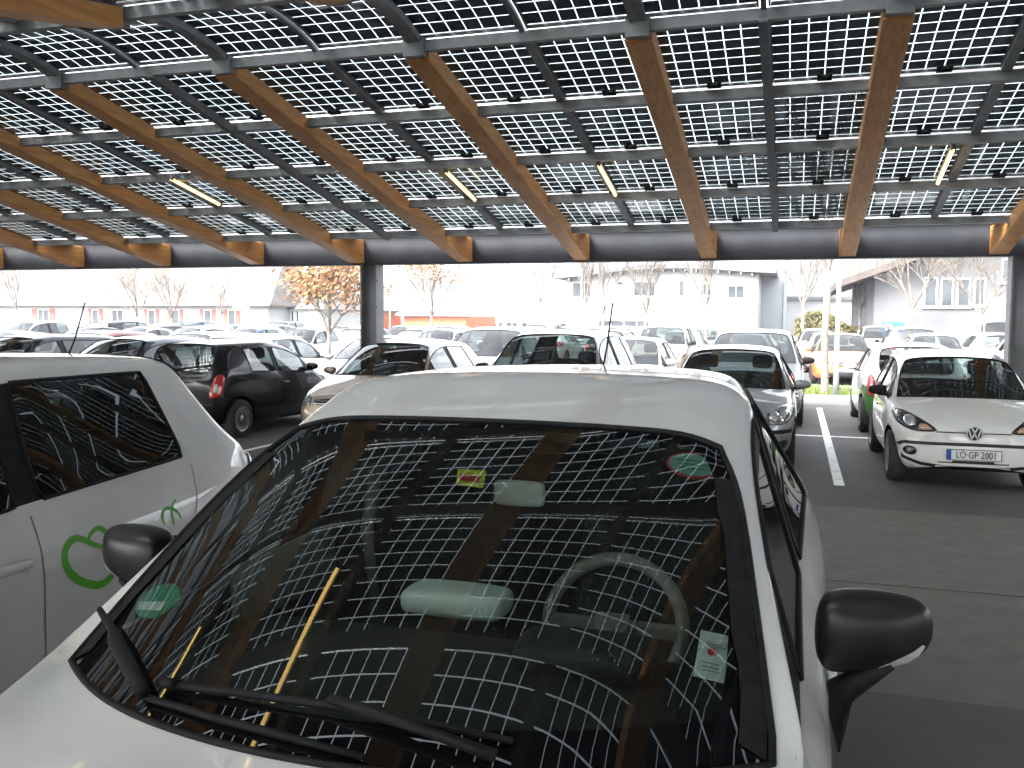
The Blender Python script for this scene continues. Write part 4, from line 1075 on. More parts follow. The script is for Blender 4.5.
    ang = math.atan(.2)
    cells = []
    X = X0+.5
    while X < 12.4:
        for i in range(5):
            for sgn in (1, -1):
                if i == 4 and (sgn > 0) == main: continue
                d = .73+1.37*(i+.5); Y = YC+sgn*d; z = 4.18-.2*(d-.73)+.115
                M4 = Matrix.Translation((X, Y, z)) @ Matrix.Rotation(-sgn*ang, 4, 'X')
                cells.append(('flat', M4, sgn))
        cells.append(('crest', Matrix.Translation((X, YC, 4.285)), 1))
        X += 1.0
    def psize(c):
        p = c[1].translation; q = proj(p)
        if not q or not (-150 < q[0] < 1180 and -200 < q[1] < 780): return 1e3+(Vector((p.x+1, p.y-2, 0)).length)
        return q[2]
    cells.sort(key=psize)
    NP = 100 if main else 0
    for i, (key, M4, sgn) in enumerate(cells[:NP]):
        o = panel_obj(key, M4)
        if key == 'flat':
            j = bpy.data.objects.new('junction_box', jme); COL.objects.link(j); j.parent = o; j.location = (rnd.uniform(-.03, .03), sgn*.61, -.025); j.rotation_euler = (0, 0, 0 if sgn > 0 else PI)
    rest = MB()
    for key, M4, sgn in cells[NP:]:
        pm_ = proto[key]; o = len(rest.v)
        rest.v += [tuple(M4 @ Vector(v)-CO) for v in pm_.v]; rest.f += [tuple(i+o for i in f) for f in pm_.f]; rest.mi += pm_.mi; rest.sm += pm_.sm
        if key == 'flat':
            n0 = len(rest.f)
            T = M4 @ Matrix.Translation((0, sgn*.61, -.025))
            rest.box(tuple(T.translation-CO), (.13, .075, .03), mi=3)
    ro = rest.build('solar_panel', [M['cell'], M['pglass'], M['alu'], M['trim']], canopy); ro['kind'] = 'stuff'

YC = 6.87
build_canopy(6.87, True, 'arched carport roof of glass solar panels on brown timber rafters and steel columns')
build_canopy(6.87-15.15, False, 'unseen second solar carport roof, added behind the first to darken the near bays')  # added out of view to cut the light, shows only in reflections
# tube lamps
def lampmat():
    mt, n, l, b = newmat('lit_tube'); setp(b, base=(.8, .7, .4), em=(1.0, .66, .2), ems=.8); return mt
M['tube'] = lampmat()
LG = 'lit tube lamps under the solar roof'
def tube_lamp(X, Y, label, hl_=.56):
    z0 = lambda y: 4.18-.2*(abs(y-YC)-.73)-.03
    root = empty('tube_lamp', (X, Y, z0(Y))); s = 1 if Y > YC else -1
    sl = math.atan(.2)*-s
    a = Vector((0, -hl_, 0)); b = Vector((0, hl_, 0)); R = Matrix.Rotation(sl, 3, 'X'); a = R @ a; b = R @ b
    t = MB(); t.tube([a, b], .017, 10); t.build('tube', M['tube'], root)
    h = MB(); h.bar(a+Vector((0, 0, .035)), b+Vector((0, 0, .035)), .05, .025); h.bar(a+Vector((0, .0, .01)), a+R @ Vector((0, .04, .01)), .045, .05); h.bar(b, b-R @ Vector((0, .04, -.01)), .045, .05); h.build('lamp_housing', M['steel'], root)
    tag(root, label, 'lamp', LG)
tube_lamp(-8.0, 10.75, 'lit tube lamp under the far slope of the solar roof, leftmost of the far ones')
tube_lamp(-4.15, 10.95, 'lit tube lamp under the far slope of the solar roof, second from the left')
tube_lamp(-2.25, 10.95, 'lit tube lamp under the far slope of the solar roof, third from the left')
tube_lamp(1.5, 10.95, 'lit tube lamp under the far slope of the solar roof, above the white city car')
for X, t in ((-6.35, 'farthest from'), (-4.35, 'second farthest from'), (-2.45, 'directly above')):
    tube_lamp(X, 2.05, f'lit tube lamp under the near slope of the roof, {t} the foreground car', .68)

# ------------------------------------------------------------------ ground
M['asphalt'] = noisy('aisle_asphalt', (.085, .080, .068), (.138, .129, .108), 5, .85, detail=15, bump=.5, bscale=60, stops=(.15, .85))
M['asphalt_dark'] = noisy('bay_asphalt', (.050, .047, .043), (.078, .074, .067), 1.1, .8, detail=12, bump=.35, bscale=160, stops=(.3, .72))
M['asphalt_lot'] = noisy('lot_asphalt', (.08, .08, .078), (.12, .118, .112), .8, .85, detail=10, bump=.2, bscale=120)
M['white_line'] = noisy('line_paint', (.42, .42, .40), (.70, .70, .68), 9, .6, detail=10, stops=(.3, .55))
M['grass'] = noisy('grass_soil', (.06, .08, .02), (.10, .13, .035), 3, .95, bump=.4, bscale=90)
M['joint'] = noisy('joint_tar', (.12, .115, .10), (.17, .16, .14), 20, .9)
def sheet(name, x0, x1, y0, y1, z, mat, kind='structure'):
    mb = MB(); mb.add([(x0, y0, z), (x1, y0, z), (x1, y1, z), (x0, y1, z)], [(0, 1, 2, 3)]); o = mb.build(name, mat); tag(o, kind=kind); return o
sheet('ground', -900, 900, -300, 2500, 0, M['asphalt_lot'])
sheet('aisle', -60, 40, -14, 9.15, .004, M['asphalt'])
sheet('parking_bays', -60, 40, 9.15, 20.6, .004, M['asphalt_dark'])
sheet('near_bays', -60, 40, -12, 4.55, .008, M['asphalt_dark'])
sheet('asphalt_joint', -60, 40, 6.49, 6.525, .008, M['joint'])
for k in range(-11, 5):
    x = .49+2.5*k; q = k == 0
    tag(sheet('bay_line', x-.055, x+.055, 10.3, 19.6, .012, M['white_line']), kind='structure')
sheet('bay_line', -28, 12, 14.72, 14.83, .008, M['white_line'])
for Yr in (27.2, 41):
    for k in range(-18, 5):
        x = -.15+2.6*k; sheet('bay_line', x-.05, x+.05, Yr, Yr+10.4, .008, M['white_line'])
# grass strip with kerb
sheet('grass_strip', -50, 30, 21.75, 25.0, .09, M['grass'])
kb = MB(); kb.box((-10, 21.68, .06), (80, .12, .12)); kb.box((-10, 25.07, .06), (80, .12, .12)); tag(kb.build('kerb', noisy('kerb_stone', (.3, .3, .29), (.4, .4, .38), 6)), kind='structure')
gb = MB(); r2 = random.Random(3)
for _ in range(9000):
    x = r2.uniform(-12, 4); y = r2.uniform(21.8, 24.9); h = r2.uniform(.05, .14); a = r2.uniform(0, PI); dx, dy = math.cos(a)*.012, math.sin(a)*.012; lx, ly = r2.uniform(-.04, .04), r2.uniform(-.04, .04)
    gb.add([(x-dx, y-dy, .09), (x+dx, y+dy, .09), (x+lx, y+ly, .09+h)], [(0, 1, 2)])
tag(gb.build('grass', noisy('grass_blades', (.09, .13, .025), (.16, .20, .05), 5, .8)), 'short green grass on the strip between the car rows', 'grass', kind='stuff')

# ------------------------------------------------------------------ trees
M['bark'] = noisy('bark', (.14, .12, .095), (.24, .21, .17), 9, .9, bump=.3)
M['twig'] = noisy('twigs', (.12, .105, .09), (.19, .165, .14), 9, .9)
M['rust_leaf'] = noisy('rust_leaves', (.22, .11, .05), (.36, .20, .10), 2, .85)
def tree(name, X, Y, H, seed, label, spread=.55, levels=4, r0_=None, leaves=0, first=.33, group='bare trees among the parked cars', kids=3):
    rr = random.Random(seed); root = empty(name, (X, Y, 0)); tag(root, label, 'tree', group)
    tr = MB(); cr = MB(); r0_ = r0_ or H*.0105; tips = []
    def grow(p, d, L, r, lv, mb):
        pts = [p]; n = 4 if lv < 2 else 3; q = p; dd = d
        for i in range(n):
            dd = (dd+Vector((rr.gauss(0, .08), rr.gauss(0, .08), rr.gauss(.03, .05)))).normalized(); q = q+dd*(L/n); pts.append(q)
        rad = [max(.0035, r*(1-.6*i/n)) for i in range(n+1)]
        mb.tube(pts, rad, 6 if lv < 2 else 4 if lv < 3 else 3, cap=False)
        if lv >= levels: tips.append(q); return
        nk = kids+(lv > 0)+(rr.random() < .5)
        for k in range(nk):
            i = rr.uniform(.35 if lv else .5, 1); a = 2*PI*(k+rr.random()*.6)/nk; j = min(int(i*n), n-1); b = pts[j].lerp(pts[j+1], i*n-j)
            side = Vector((math.cos(a), math.sin(a), 0)); s = spread*rr.uniform(.7, 1.3)
            nd = (dd*(1-s*.35)+side*s+Vector((0, 0, .25))).normalized()
            grow(b, nd, L*rr.uniform(.55, .78), r*.5, lv+1, cr)
        if lv < 2: grow(q, dd, L*.7, r*.5, lv+1, cr)
    h0 = H*first
    tr.tube([(0, 0, -.05), (0, 0, .12), (rr.gauss(0, .03), 0, h0*.5), (0, 0, h0)], [r0_*1.5, r0_*1.1, r0_, r0_*.9], 10)
    for k in range(kids+1):
        a = 2*PI*k/(kids+1)+rr.random(); s = spread*rr.uniform(.5, 1)
        grow(Vector((0, 0, h0-.02*k)), (Vector((0, 0, 1))+Vector((math.cos(a), math.sin(a), 0))*s).normalized(), H*.27, r0_*.6, 1, cr)
    grow(Vector((0, 0, h0)), Vector((0, 0, 1)), H*.33, r0_*.8, 1, cr)
    tr.build('trunk', M['bark'], root); c = cr.build('crown', [M['bark'] if r0_ > .5 else M['twig']], root)
    if leaves:
        lf = MB()
        for _ in range(leaves):
            t = rr.choice(tips); p = t+Vector((rr.gauss(0, .22), rr.gauss(0, .22), rr.gauss(0, .18))); s = rr.uniform(.05, .11)
            a = Vector((rr.gauss(0, 1), rr.gauss(0, 1), rr.gauss(0, 1))).normalized(); b = a.orthogonal().normalized(); c2 = a.cross(b)
            lf.add([p-b*s, p+c2*s*.5, p+b*s, p-c2*s*.5], [(0, 1, 2, 3)])
        lf.build('leaves', M['rust_leaf'], root)
    return root
def tx(px, Y): return at(px, 320, Y).x
tree('bare_tree', tx(827, 22.6), 22.6, 7.5, 11, 'slim bare tree on the grass strip in front of the orange car', .40, 4, .085, first=.40)
tree('leafy_tree', tx(341, 27), 26.2, 5.4, 5, 'young tree still holding rusty brown leaves, next to the steel column', .75, 3, .07, leaves=3400, first=.24, group=None)
tree('leafy_tree', tx(398, 36), 39.8, 6.5, 8, 'second rusty-leaved tree, thinner and farther, just past the steel column', .5, 3, .07, leaves=1100, first=.30, group=None)
for i, (px, Y, H, lab, sp) in enumerate([
    (912, 38.8, 7.2, 'bare spreading tree in front of the row of windows of the grey hall', .75), (980, 34, 6.3, 'bare tree with wide forked limbs beside the second steel column', .85),
    (540, 52, 8.2, 'bare tree before the pale grey warehouse wall', .6), (585, 52, 8, 'slender bare tree at the end of the white building with the curved roof', .4), (646, 39.4, 6.5, 'bare tree with upright forks in front of the white building, over the white car roofs', .5),
    (603, 39.6, 6.3, 'thin bare tree in front of the grey window of the white building', .35), (706, 39.6, 7.2, 'bare tree with many fine upright shoots near the raised tailgate', .4), (137, 39.6, 5.6, 'broad bare tree in front of the red shutters of the long low barn', .8),
    (172, 39.8, 5.4, 'bare tree beside the broad one, before the barn', .6), (222, 52.5, 6.0, 'bare tree at the gable end of the barn', .6), (16, 52.5, 7, 'thin bare pole-like tree at the far left of the barn', .3),
    (803, 52, 8, 'bare tree before the distant wooded hill', .45), (860, 56, 7.5, 'bare reddish tree by the gable of the grey hall', .6)]):
    tree('bare_tree', tx(px, Y), Y, H, 40+i, lab, sp, 4 if Y < 45 else 3)

# ------------------------------------------------------------------ buildings
def nm(name, c1, c2, sc=2, rough=.8, **k): M[name] = noisy(name, c1, c2, sc, rough, **k); return M[name]
nm('render_white', (.38, .38, .37), (.45, .45, .44), .5); nm('render_grey', (.10, .101, .104), (.14, .142, .145), .4); nm('metal_pale', (.30, .32, .345), (.36, .38, .405), .3)
nm('roof_tile', (.11, .095, .085), (.16, .14, .125), 6, stretch=(1, 1, 3)); nm('roof_grey', (.11, .11, .11), (.15, .15, .15), 2); nm('shutter_red', (.42, .07, .055), (.5, .1, .08), 3); nm('brick_orange', (.50, .17, .08), (.6, .22, .11), 5)
nm('win_dark', (.03, .035, .04), (.07, .08, .09), .8, .15); nm('frame_white', (.7, .7, .7), (.75, .75, .75), 3); nm('hill', (.03, .045, .03), (.07, .085, .06), .03, .95, detail=12); nm('container_blue', (.03, .10, .36), (.05, .14, .42), 4)
def tilemat():
    mt, n, l, b = newmat('barn_tiles'); setp(b, rough=.85)
    tc = n.new('ShaderNodeTexCoord'); br = n.new('ShaderNodeTexBrick'); br.inputs['Scale'].default_value = 1.0
    br.inputs['Color1'].default_value = (.16, .135, .118, 1); br.inputs['Color2'].default_value = (.11, .093, .083, 1); br.inputs['Mortar'].default_value = (.12, .11, .1, 1)
    br.inputs['Brick Width'].default_value = .35; br.inputs['Row Height'].default_value = .35; br.inputs['Mortar Size'].default_value = .02
    mp = n.new('ShaderNodeMapping'); l.new(tc.outputs['Object'], mp.inputs[0]); l.new(mp.outputs[0], br.inputs['Vector'])
    no = n.new('ShaderNodeTexNoise'); no.inputs['Scale'].default_value = .7; no.inputs['Detail'].default_value = 8; l.new(tc.outputs['Object'], no.inputs['Vector'])
    mx = n.new('ShaderNodeMixRGB'); mx.blend_type = 'OVERLAY'; mx.inputs[0].default_value = .6; l.new(br.outputs[0], mx.inputs[1]); l.new(no.outputs[0], mx.inputs[2]); l.new(mx.outputs[0], b.inputs['Base Color']); return mt
M['barn_tiles'] = tilemat()
class Bld:
    """a building whose front faces -Y; local origin at its front left ground corner"""
    def __init__(s, name, x, y, label, rz=0): s.o = empty(name, (x, y, 0), rz); tag(s.o, label, 'building')
    def wall(s, w, d, h, mat, name='wall'): mb = MB(); mb.box((w/2, d/2, h/2), (w, d, h)); return mb.build(name, mat, s.o)
    def window(s, x0, x1, z0, z1, n=2, frame='frame_white', pane='win_dark', name='window', y=0, shutters=False):
        f = MB(); t = .07; cx, cz = (x0+x1)/2, (z0+z1)/2; w, h = x1-x0, z1-z0
        f.box((cx, y-.03, z0+t/2), (w, .08, t)); f.box((cx, y-.03, z1-t/2), (w, .08, t)); f.box((x0+t/2, y-.03, cz), (t, .076, h-2*t)); f.box((x1-t/2, y-.03, cz), (t, .076, h-2*t))
        for k in range(1, n): f.box((x0+w*k/n, y-.03, cz), (t*.7, .07, h-2*t))
        f.box((cx, y-.07, z0-.04), (w+.16, .14, .05))
        fo = f.build(name, M[frame], s.o); p = MB(); p.box((cx, y-.012, cz), (w-.02, .02, h-.02)); p.build('pane', M[pane], fo)
        if shutters:
            for q in (-1, 1):
                m_ = MB(); sx = cx+q*(w/2+w*.26); m_.box((sx, y-.04, cz), (w*.46, .05, h)); m_.build('shutter', M['shutter_red'], fo)
        return fo
    def add(s, mb, name, mat): return mb.build(name, mat, s.o)
# long barn with tiled roof
YB_ = 60; a = at(-160, 335, YB_); b_ = at(268, 335, YB_); W_ = b_.x-a.x; he = at(120, 304, YB_).z
B = Bld('barn', a.x, YB_, 'long low white barn with a big pale tiled roof and red shutters'); B.wall(W_, 12, he, M['render_white'])
rf = MB(); o_ = .6; hr = he+3.9; k = 7.0
rf.add([(-o_, -o_, he-.05), (W_+o_, -o_, he-.05), (W_-2.2, 6, hr), (-o_, 6, hr), (W_+o_, 12+o_, he-.05), (-o_, 12+o_, he-.05), (-o_, -o_, he-.2), (W_+o_, -o_, he-.2), (W_+o_, 12+o_, he-.2), (-o_, 12+o_, he-.2)],
       [(0, 1, 2, 3), (1, 4, 2), (4, 5, 3, 2), (5, 0, 3), (0, 6, 7, 1), (1, 7, 8, 4), (6, 9, 8, 7), (5, 9, 6, 0), (4, 8, 9, 5)]); B.add(rf, 'roof', M['barn_tiles'])
gt = MB(); gt.tube([(-.6, -.68, he-.12), (W_+.6, -.68, he-.12)], .08, 8); B.add(gt, 'gutter', M['steel'])
for px, n, sh in ((44, 2, True), (96, 1, True), (118, 2, False), (152, 1, True), (176, 1, True), (208, 1, True), (232, 1, True)):
    x = at(px, 320, YB_).x-a.x; w = {2: 1.2, 1: .7}[n]; B.window(x-w/2, x+w/2, 1.2, 2.45, n, shutters=sh)
# low white building
YB_ = 62; a = at(226, 335, YB_); b_ = at(316, 335, YB_); W_ = b_.x-a.x; he = at(280, 309, YB_).z
B = Bld('low_house', a.x, YB_+1, 'low white house with a pale hipped roof at the end of the barn'); B.wall(W_, 9, he, M['render_white'])
rf = MB(); rf.add([(-.4, -.4, he), (W_+.4, -.4, he), (W_-2.6, 4.5, he+2.3), (1, 4.5, he+2.3), (W_+.4, 9.4, he), (-.4, 9.4, he)], [(0, 1, 2, 3), (1, 4, 2), (4, 5, 3, 2), (5, 0, 3), (0, 5, 4, 1)]); B.add(rf, 'roof', M['roof_tile'])
for px in (268, 273, 286, 291): x = at(px, 320, YB_).x-a.x; B.window(x-.16, x+.16, 1.35, 2.5, 1)
# orange brick building behind the rusty tree
YB_ = 70; a = at(312, 335, YB_); b_ = at(362, 335, YB_); B = Bld('brick_house', a.x, YB_, 'low orange brick house seen through the rusty-leaved tree'); B.wall(b_.x-a.x, 8, at(330, 312, YB_).z, M['brick_orange'])
rf = MB(); rf.box(((b_.x-a.x)/2, 4, at(330, 312, YB_).z+.1), (b_.x-a.x+.6, 8.6, .2)); B.add(rf, 'roof', M['roof_grey']); B.window(1.2, 3.4, 1.0, 2.0, 2)
# orange-red shed
YB_ = 74; a = at(404, 335, YB_); b_ = at(466, 335, YB_); h = at(430, 316, YB_).z
B = Bld('red_shed', a.x, YB_, 'orange red shed with a flat pale roof past the steel column'); B.wall(b_.x-a.x, 8, h, M['brick_orange'])
rf = MB(); W_ = b_.x-a.x; rf.add([(-.6, -.6, h), (W_+.3, -.6, h), (W_+.3, 9, h+1.0), (-.6, 9, h+2.6), (-.6, -.6, h+.15), (W_+.3, -.6, h+.15), (W_+.3, 9, h+1.15), (-.6, 9, h+2.75)], [(0, 3, 2, 1), (4, 5, 6, 7), (0, 1, 5, 4), (1, 2, 6, 5), (2, 3, 7, 6), (3, 0, 4, 7)]); B.add(rf, 'roof', M['metal_pale'])
# pale warehouse
YB_ = 92; a = at(462, 335, YB_); b_ = at(784, 335, YB_); B = Bld('warehouse', a.x, YB_, 'big plain pale grey warehouse with a strip of windows along its foot'); h = at(600, 212, YB_).z
B.wall(b_.x-a.x, 40, h, M['metal_pale']); 
for k in range(7):
    x = 1.5+k*1.75; B.window(x, x+1.5, at(500, 331, YB_).z, at(500, 322, YB_).z, 2)
rb_ = MB()
for k in range(1, 16): rb_.box(((b_.x-a.x)*k/16, -.03, h/2), (.06, .06, h-.4))
B.add(rb_, 'wall_rib', M['metal_pale']); B.o.children[-1]['kind'] = 'stuff'
# white building with shallow curved roof
YB_ = 66; a = at(566, 335, YB_); b_ = at(757, 335, YB_); W_ = b_.x-a.x
B = Bld('office_building', a.x, YB_, 'white two-storey building with a shallow curved grey roof and dark windows')
N = 14; he = lambda t: at(566+191*t, 279-12*math.sin(PI*(.05+.75*t))+2, YB_).z
top = [(W_*i/N, he(i/N)) for i in range(N+1)]
wl = MB(); vs = [(0, 0, 0), (W_, 0, 0), (W_, 14, 0), (0, 14, 0)]; n_ = N+1
vs = [(x, 0, z) for x, z in top]+[(x, 14, z) for x, z in top]+[(W_, 0, 0), (0, 0, 0), (W_, 14, 0), (0, 14, 0)]
wl.add(vs, [tuple(range(n_))+(2*n_, 2*n_+1), tuple(reversed(range(n_, 2*n_)))+(2*n_+3, 2*n_+2), (n_-1, 2*n_-1, 2*n_+2, 2*n_), (0, 2*n_+1, 2*n_+3, n_)]); B.add(wl, 'wall', M['render_white'])
rf = MB()
for i in range(N):
    (xa, za), (xb, zb) = top[i], top[i+1]
    if i == 0: xa -= .8
    if i == N-1: xb += 1.2
    rf.add([(xa, -1, za), (xb, -1, zb), (xb, 14.6, zb), (xa, 14.6, za), (xa, -1, za+.3), (xb, -1, zb+.3), (xb, 14.6, zb+.3), (xa, 14.6, za+.3)], [(0, 3, 2, 1), (4, 5, 6, 7), (0, 1, 5, 4), (2, 3, 7, 6)]+([(0, 4, 7, 3)] if i == 0 else [])+([(1, 2, 6, 5)] if i == N-1 else []))
B.add(rf, 'roof', M['roof_grey'])
for i in range(18): 
    br_ = MB(); br_.box((W_*(i+.5)/18, -.5, he((i+.5)/18)-.12), (.12, .9, .2)); B.add(br_, 'rafter_end', M['roof_grey'])
for x0, x1, y0, y1, n in ((572, 592, 298, 282, 2), (616, 624, 286, 281, 1), (633, 656, 297, 281, 1), (678, 685, 297, 280, 1), (727, 745, 299, 285, 2), (700, 712, 296, 283, 1), (598, 650, 327, 320, 4)):
    p0 = at(x0, y0, YB_); p1 = at(x1, y1, YB_); B.window(p0.x-a.x, p1.x-a.x, p0.z, p1.z, n)
# grey block beside it
YB_ = 72; a = at(752, 335, YB_); b_ = at(782, 335, YB_); B = Bld('tower_block', a.x, YB_, 'tall blue-grey windowless block beside the white building'); B.wall(b_.x-a.x, 12, at(760, 215, YB_).z, M['metal_pale'])
cp = MB(); cp.box(((b_.x-a.x), -.02, at(760, 215, YB_).z/2), (.12, .12, at(760, 215, YB_).z)); B.add(cp, 'corner_trim', M['steel_dark'])
# low white hall under the hill
YB_ = 110; a = at(782, 335, YB_); b_ = at(880, 335, YB_); B = Bld('white_hall', a.x, YB_, 'low bright white hall in front of the wooded hill'); B.wall(b_.x-a.x, 12, at(820, 300, YB_).z, M['render_white'])
rf = MB(); rf.box(((b_.x-a.x)/2, 6, at(820, 300, YB_).z+.2), (b_.x-a.x+1, 13, .4)); B.add(rf, 'roof', M['roof_grey'])
# grey hall at the right
YB_ = 50; a = at(873, 335, YB_); W_ = 34; hE = at(872, 276, YB_).z
B = Bld('grey_hall', a.x, YB_, 'large grey hall with a band of four tall windows and an overhanging eave'); B.wall(W_, 20, hE, M['render_grey'])
gm_ = MB(); gm_.add([(0, .02, hE), (W_, .02, hE), (W_/2, .02, hE+6.2), (0, 19.98, hE), (W_, 19.98, hE), (W_/2, 19.98, hE+6.2)], [(0, 1, 2), (3, 5, 4), (0, 2, 5, 3), (1, 4, 5, 2)]); B.add(gm_, 'gable', M['render_grey'])
rf = MB(); th = .35
for q in (0, 1):
    xe, xr = (-1.9, W_/2) if q == 0 else (W_+1.9, W_/2); ze, zr = hE-.65, hE+6.35
    rf.add([(xe, -1.2, ze), (xr, -1.2, zr), (xr, 21, zr), (xe, 21, ze), (xe, -1.2, ze+th), (xr, -1.2, zr+th), (xr, 21, zr+th), (xe, 21, ze+th)], [(0, 3, 2, 1), (4, 5, 6, 7), (0, 1, 5, 4), (1, 2, 6, 5), (2, 3, 7, 6), (3, 0, 4, 7)])
B.add(rf, 'roof', nm('roof_brown', (.07, .055, .05), (.10, .08, .072), 3))
for x0, x1, y0, y1, n, pn in ((923, 938, 307, 277, 1, 'win_dark'), (940, 954, 307, 278, 1, 'win_dark'), (956, 971, 307, 278, 1, 'win_dark'), (973, 986, 306, 278, 1, 'win_dark'), (1001, 1030, 283, 258, 2, 'win_dark')):
    p0 = at(x0, y0, YB_); p1 = at(x1, y1, YB_); B.window(p0.x-a.x, p1.x-a.x, p0.z, p1.z, n, pane=pn)
p0 = at(985, 335, YB_); p1 = at(1040, 298, YB_); dr = MB(); dr.box(((p0.x+p1.x)/2-a.x, -.05, p1.z/2), (p1.x-p0.x, .1, p1.z)); B.add(dr, 'roller_door', M['metal_pale'])
# blue container with a rack of bicycles before it
YB_ = 46; a = at(884, 345, YB_); b_ = at(903, 345, YB_); w = b_.x-a.x; h = at(890, 322, YB_).z
ct = empty('container', (a.x+w/2, YB_+.6, 0)); tag(ct, 'blue steel container standing against the grey hall with a small white notice', 'container')
c_ = MB(); c_.box((0, 0, h*.5), (w, 1.2, h)); c_.build('container_body', M['container_blue'], ct)
c_ = MB()
for k in range(6): c_.box((-w/2+w*(k+.5)/6, -.62, h*.5), (.05, .04, h*.86))
rbo = c_.build('container_rib', M['container_blue'], ct); rbo['kind'] = 'stuff'
c_ = MB(); c_.box((-.25, -.66, h*.86), (.3, .02, .3)); c_.build('notice', M['frame_white'], ct)
M['ped'] = simple('rack_red', (.4, .03, .03), .5)
for k in range(7):
    x = at(862+4.2*k, 335, 44).x; bk = empty('bicycle', (x, 44+.15*(k % 2), 0), rz=.2)
    tag(bk, 'dark bicycle in the rack beside the blue container', 'bicycle', 'bicycles in the rack beside the container')
    for y in (-.52, .52):
        t = MB(); t.tube([(0, y+.33*math.cos(2*PI*i/16), .34+.33*math.sin(2*PI*i/16)) for i in range(18)], .03, 5, cap=False); t.build('wheel', M['rubber'], bk)
    t = MB(); P0, P1, P2, P3 = (0, -.05, .30), (0, .18, .86), (0, -.38, .84), (0, -.52, .34)
    for q, r_ in ((P0, P1), (P1, P2), (P2, P0), (P0, (0, .52, .34)), (P1, (0, .52, .34)), (P2, P3), (P2, (0, -.40, 1.02))): t.tube([q, r_], .03, 6)
    t.build('frame', M['ped'] if k % 3 == 0 else M['trim'], bk)
    t = MB(); t.tube([(-.28, -.40, 1.04), (.28, -.40, 1.04)], .025, 6); t.build('handlebar', M['trim'], bk); t = MB(); t.box((0, .2, .93), (.14, .26, .06)); t.build('saddle', M['trim'], bk)
# hedge
hd = MB(); r3 = random.Random(9)
for _ in range(9000):
    x = r3.uniform(tx(795, 60), tx(875, 60)); z = r3.random()**.6*(2.0+.5*math.sin(x*1.3)); y = 60+r3.uniform(-.7, .7); s = r3.uniform(.05, .12); a_ = Vector((r3.gauss(0, 1), r3.gauss(0, 1), r3.gauss(0, 1))).normalized(); b2 = a_.orthogonal().normalized(); c2 = a_.cross(b2); p = Vector((x, y, z))
    hd.add([p-b2*s, p+c2*s*.7, p+b2*s, p-c2*s*.7], [(0, 1, 2, 3)])
ho = hd.build('hedge', noisy('hedge_leaf', (.12, .12, .05), (.24, .20, .09), 1.5, .9)); tag(ho, 'clipped yellowish hedge in front of the low white hall', 'hedge')
# hill
hl_ = MB(); n1, n2 = 60, 8; vs = []
for i in range(n1+1):
    x = -900+1800*i/n1
    for j in range(n2+1):
        t = j/n2; y = 420+t*500; z = (52+14*math.sin(x*.006+1)+7*math.sin(x*.021)+2*math.sin(x*.08))*math.sin(PI*min(.5, t*.6+.02))*.92
        if j == 0: z = -1
        vs.append((x, y, z))
hl_.add(vs, [(i*(n2+1)+j, (i+1)*(n2+1)+j, (i+1)*(n2+1)+j+1, i*(n2+1)+j+1) for i in range(n1) for j in range(n2)], smooth=True)
tag(hl_.build('hill', M['hill']), kind='structure')
# lamp posts and signs
def post(X, Y, H, label, sign=False):
    root = empty('street_lamp', (X, Y, 0)); tag(root, label, 'lamp post', 'thin lamp posts in the car park')
    t = MB(); t.tube([(0, 0, 0), (0, 0, .6), (0, 0, H)], [.075, .06, .04], 12); t.build('pole', M['steel'], root)
    t = MB(); t.box((0, -.25, H), (.16, .6, .09)); t.build('lamp_head', M['steel'], root)
    return root
post(tx(838, 22.0), 22.0, 5.2, 'thin pale lamp post on the grass strip beside the slim bare tree')
post(tx(239, 52), 52.3, 6.5, 'lamp post with a small green sign before the barn gable')
post(tx(581, 60), 60, 6.5, 'lamp post at the corner of the white building')
post(tx(390, 53), 53, 7.5, 'lamp post beyond the steel column near the red shed')
post(tx(690, 58), 58, 7, 'lamp post in front of the narrow window of the white building')
p = at(241, 299, 52); sg = MB(); sg.box((0, 0, 0), (1.3, .05, 1.5)); so = sg.build('sign_board', M['st_pale'], None, loc=(p.x, 52, p.z)); 
tag(so, 'small pale green board fixed to the lamp post before the barn', 'sign')

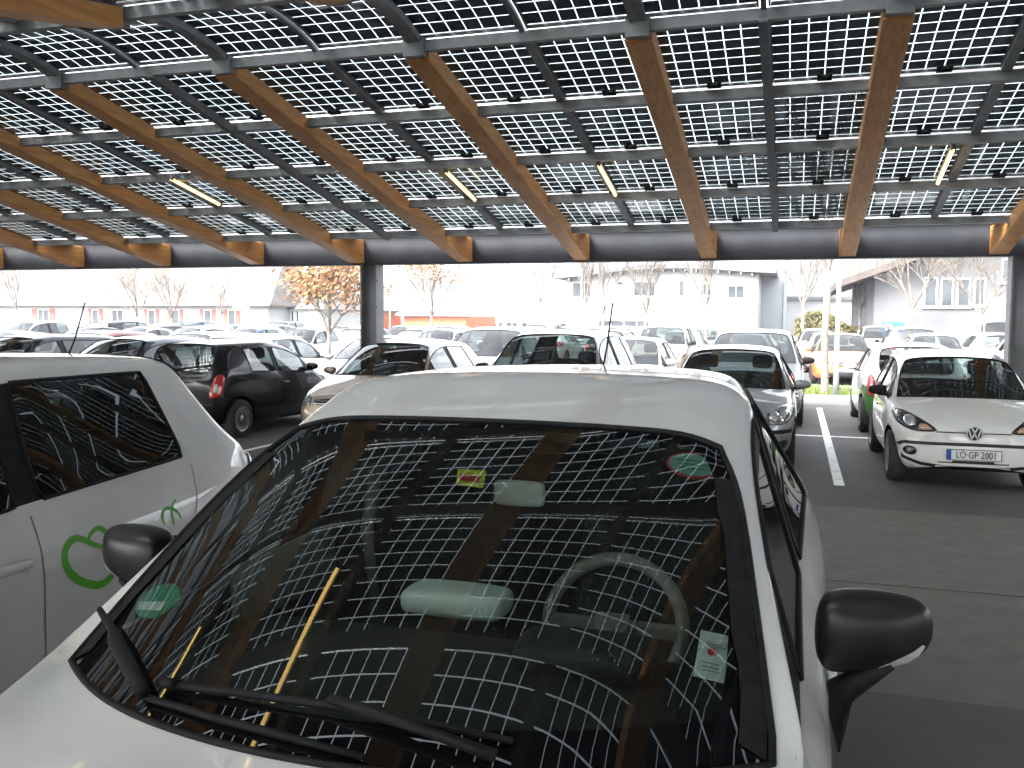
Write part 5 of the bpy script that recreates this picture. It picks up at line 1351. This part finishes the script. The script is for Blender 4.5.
# ------------------------------------------------------------------ light
w = bpy.data.worlds.new('World'); S.world = w; w.use_nodes = True
nt = w.node_tree; n = nt.nodes; l = nt.links; bg = n['Background']
SE, SR = math.radians(42), math.radians(215)
sky = n.new('ShaderNodeTexSky'); sky.sky_type = 'NISHITA'; sky.sun_disc = False; sky.sun_elevation = SE; sky.sun_rotation = SR; sky.dust_density = 4; sky.air_density = 1.0
hs_ = n.new('ShaderNodeHueSaturation'); hs_.inputs['Saturation'].default_value = .22
tc = n.new('ShaderNodeTexCoord'); no = n.new('ShaderNodeTexNoise'); no.inputs['Scale'].default_value = 2.5; no.inputs['Detail'].default_value = 7
mp = n.new('ShaderNodeMapping'); mp.inputs['Scale'].default_value = (1, 1, 2.2); l.new(tc.outputs['Generated'], mp.inputs[0]); l.new(mp.outputs[0], no.inputs[0])
cr = n.new('ShaderNodeValToRGB'); cr.color_ramp.elements[0].position = .3; cr.color_ramp.elements[0].color = (.75, .77, .8, 1); cr.color_ramp.elements[1].position = .7; cr.color_ramp.elements[1].color = (1.25, 1.25, 1.25, 1)
l.new(no.outputs[0], cr.inputs[0]); mx = n.new('ShaderNodeMixRGB'); mx.blend_type = 'MULTIPLY'; mx.inputs[0].default_value = 1
l.new(sky.outputs[0], hs_.inputs['Color']); l.new(hs_.outputs[0], mx.inputs[1]); l.new(cr.outputs[0], mx.inputs[2]); l.new(mx.outputs[0], bg.inputs[0]); bg.inputs[1].default_value = .15
sl = bpy.data.lights.new('sun', 'SUN'); sl.energy = .5; sl.angle = math.radians(20); sl.color = (1, .97, .92)
so = bpy.data.objects.new('sun', sl); COL.objects.link(so)
d = Vector((math.sin(SR)*math.cos(SE), math.cos(SR)*math.cos(SE), math.sin(SE))); so.rotation_euler = d.to_track_quat('Z', 'Y').to_euler()
S.view_settings.view_transform = 'Standard'; S.view_settings.look = 'None'; S.view_settings.exposure = 3.2; S.view_settings.gamma = 1; S.view_settings.use_curve_mapping = False
# thin scattering volume added to imitate veiling lens glare on far things
HAZE = 1
if HAZE:
    hz = MB(); hz.box((0, 285, 24), (1000, 600, 50)); ho = hz.build('haze', None); ho.data.materials.clear()
    mt = bpy.data.materials.new('glare_haze'); mt.use_nodes = True; nn = mt.node_tree.nodes; ll = mt.node_tree.links
    nn.remove(nn['Principled BSDF']); v = nn.new('ShaderNodeVolumePrincipled'); v.inputs['Density'].default_value = .0007; v.inputs['Color'].default_value = (.92, .95, 1, 1); v.inputs['Anisotropy'].default_value = .2
    ll.new(v.outputs[0], nn['Material Output'].inputs['Volume']); ho.data.materials.append(mt); tag(ho, 'thin pale haze added over the car park, standing in for lens glare', 'haze', kind='stuff')
S.cycles.use_denoising = True; S.cycles.max_bounces = 8; S.cycles.transparent_max_bounces = 24; S.cycles.diffuse_bounces = 3; S.cycles.glossy_bounces = 4; S.cycles.volume_bounces = 0; S.cycles.sample_clamp_indirect = 8
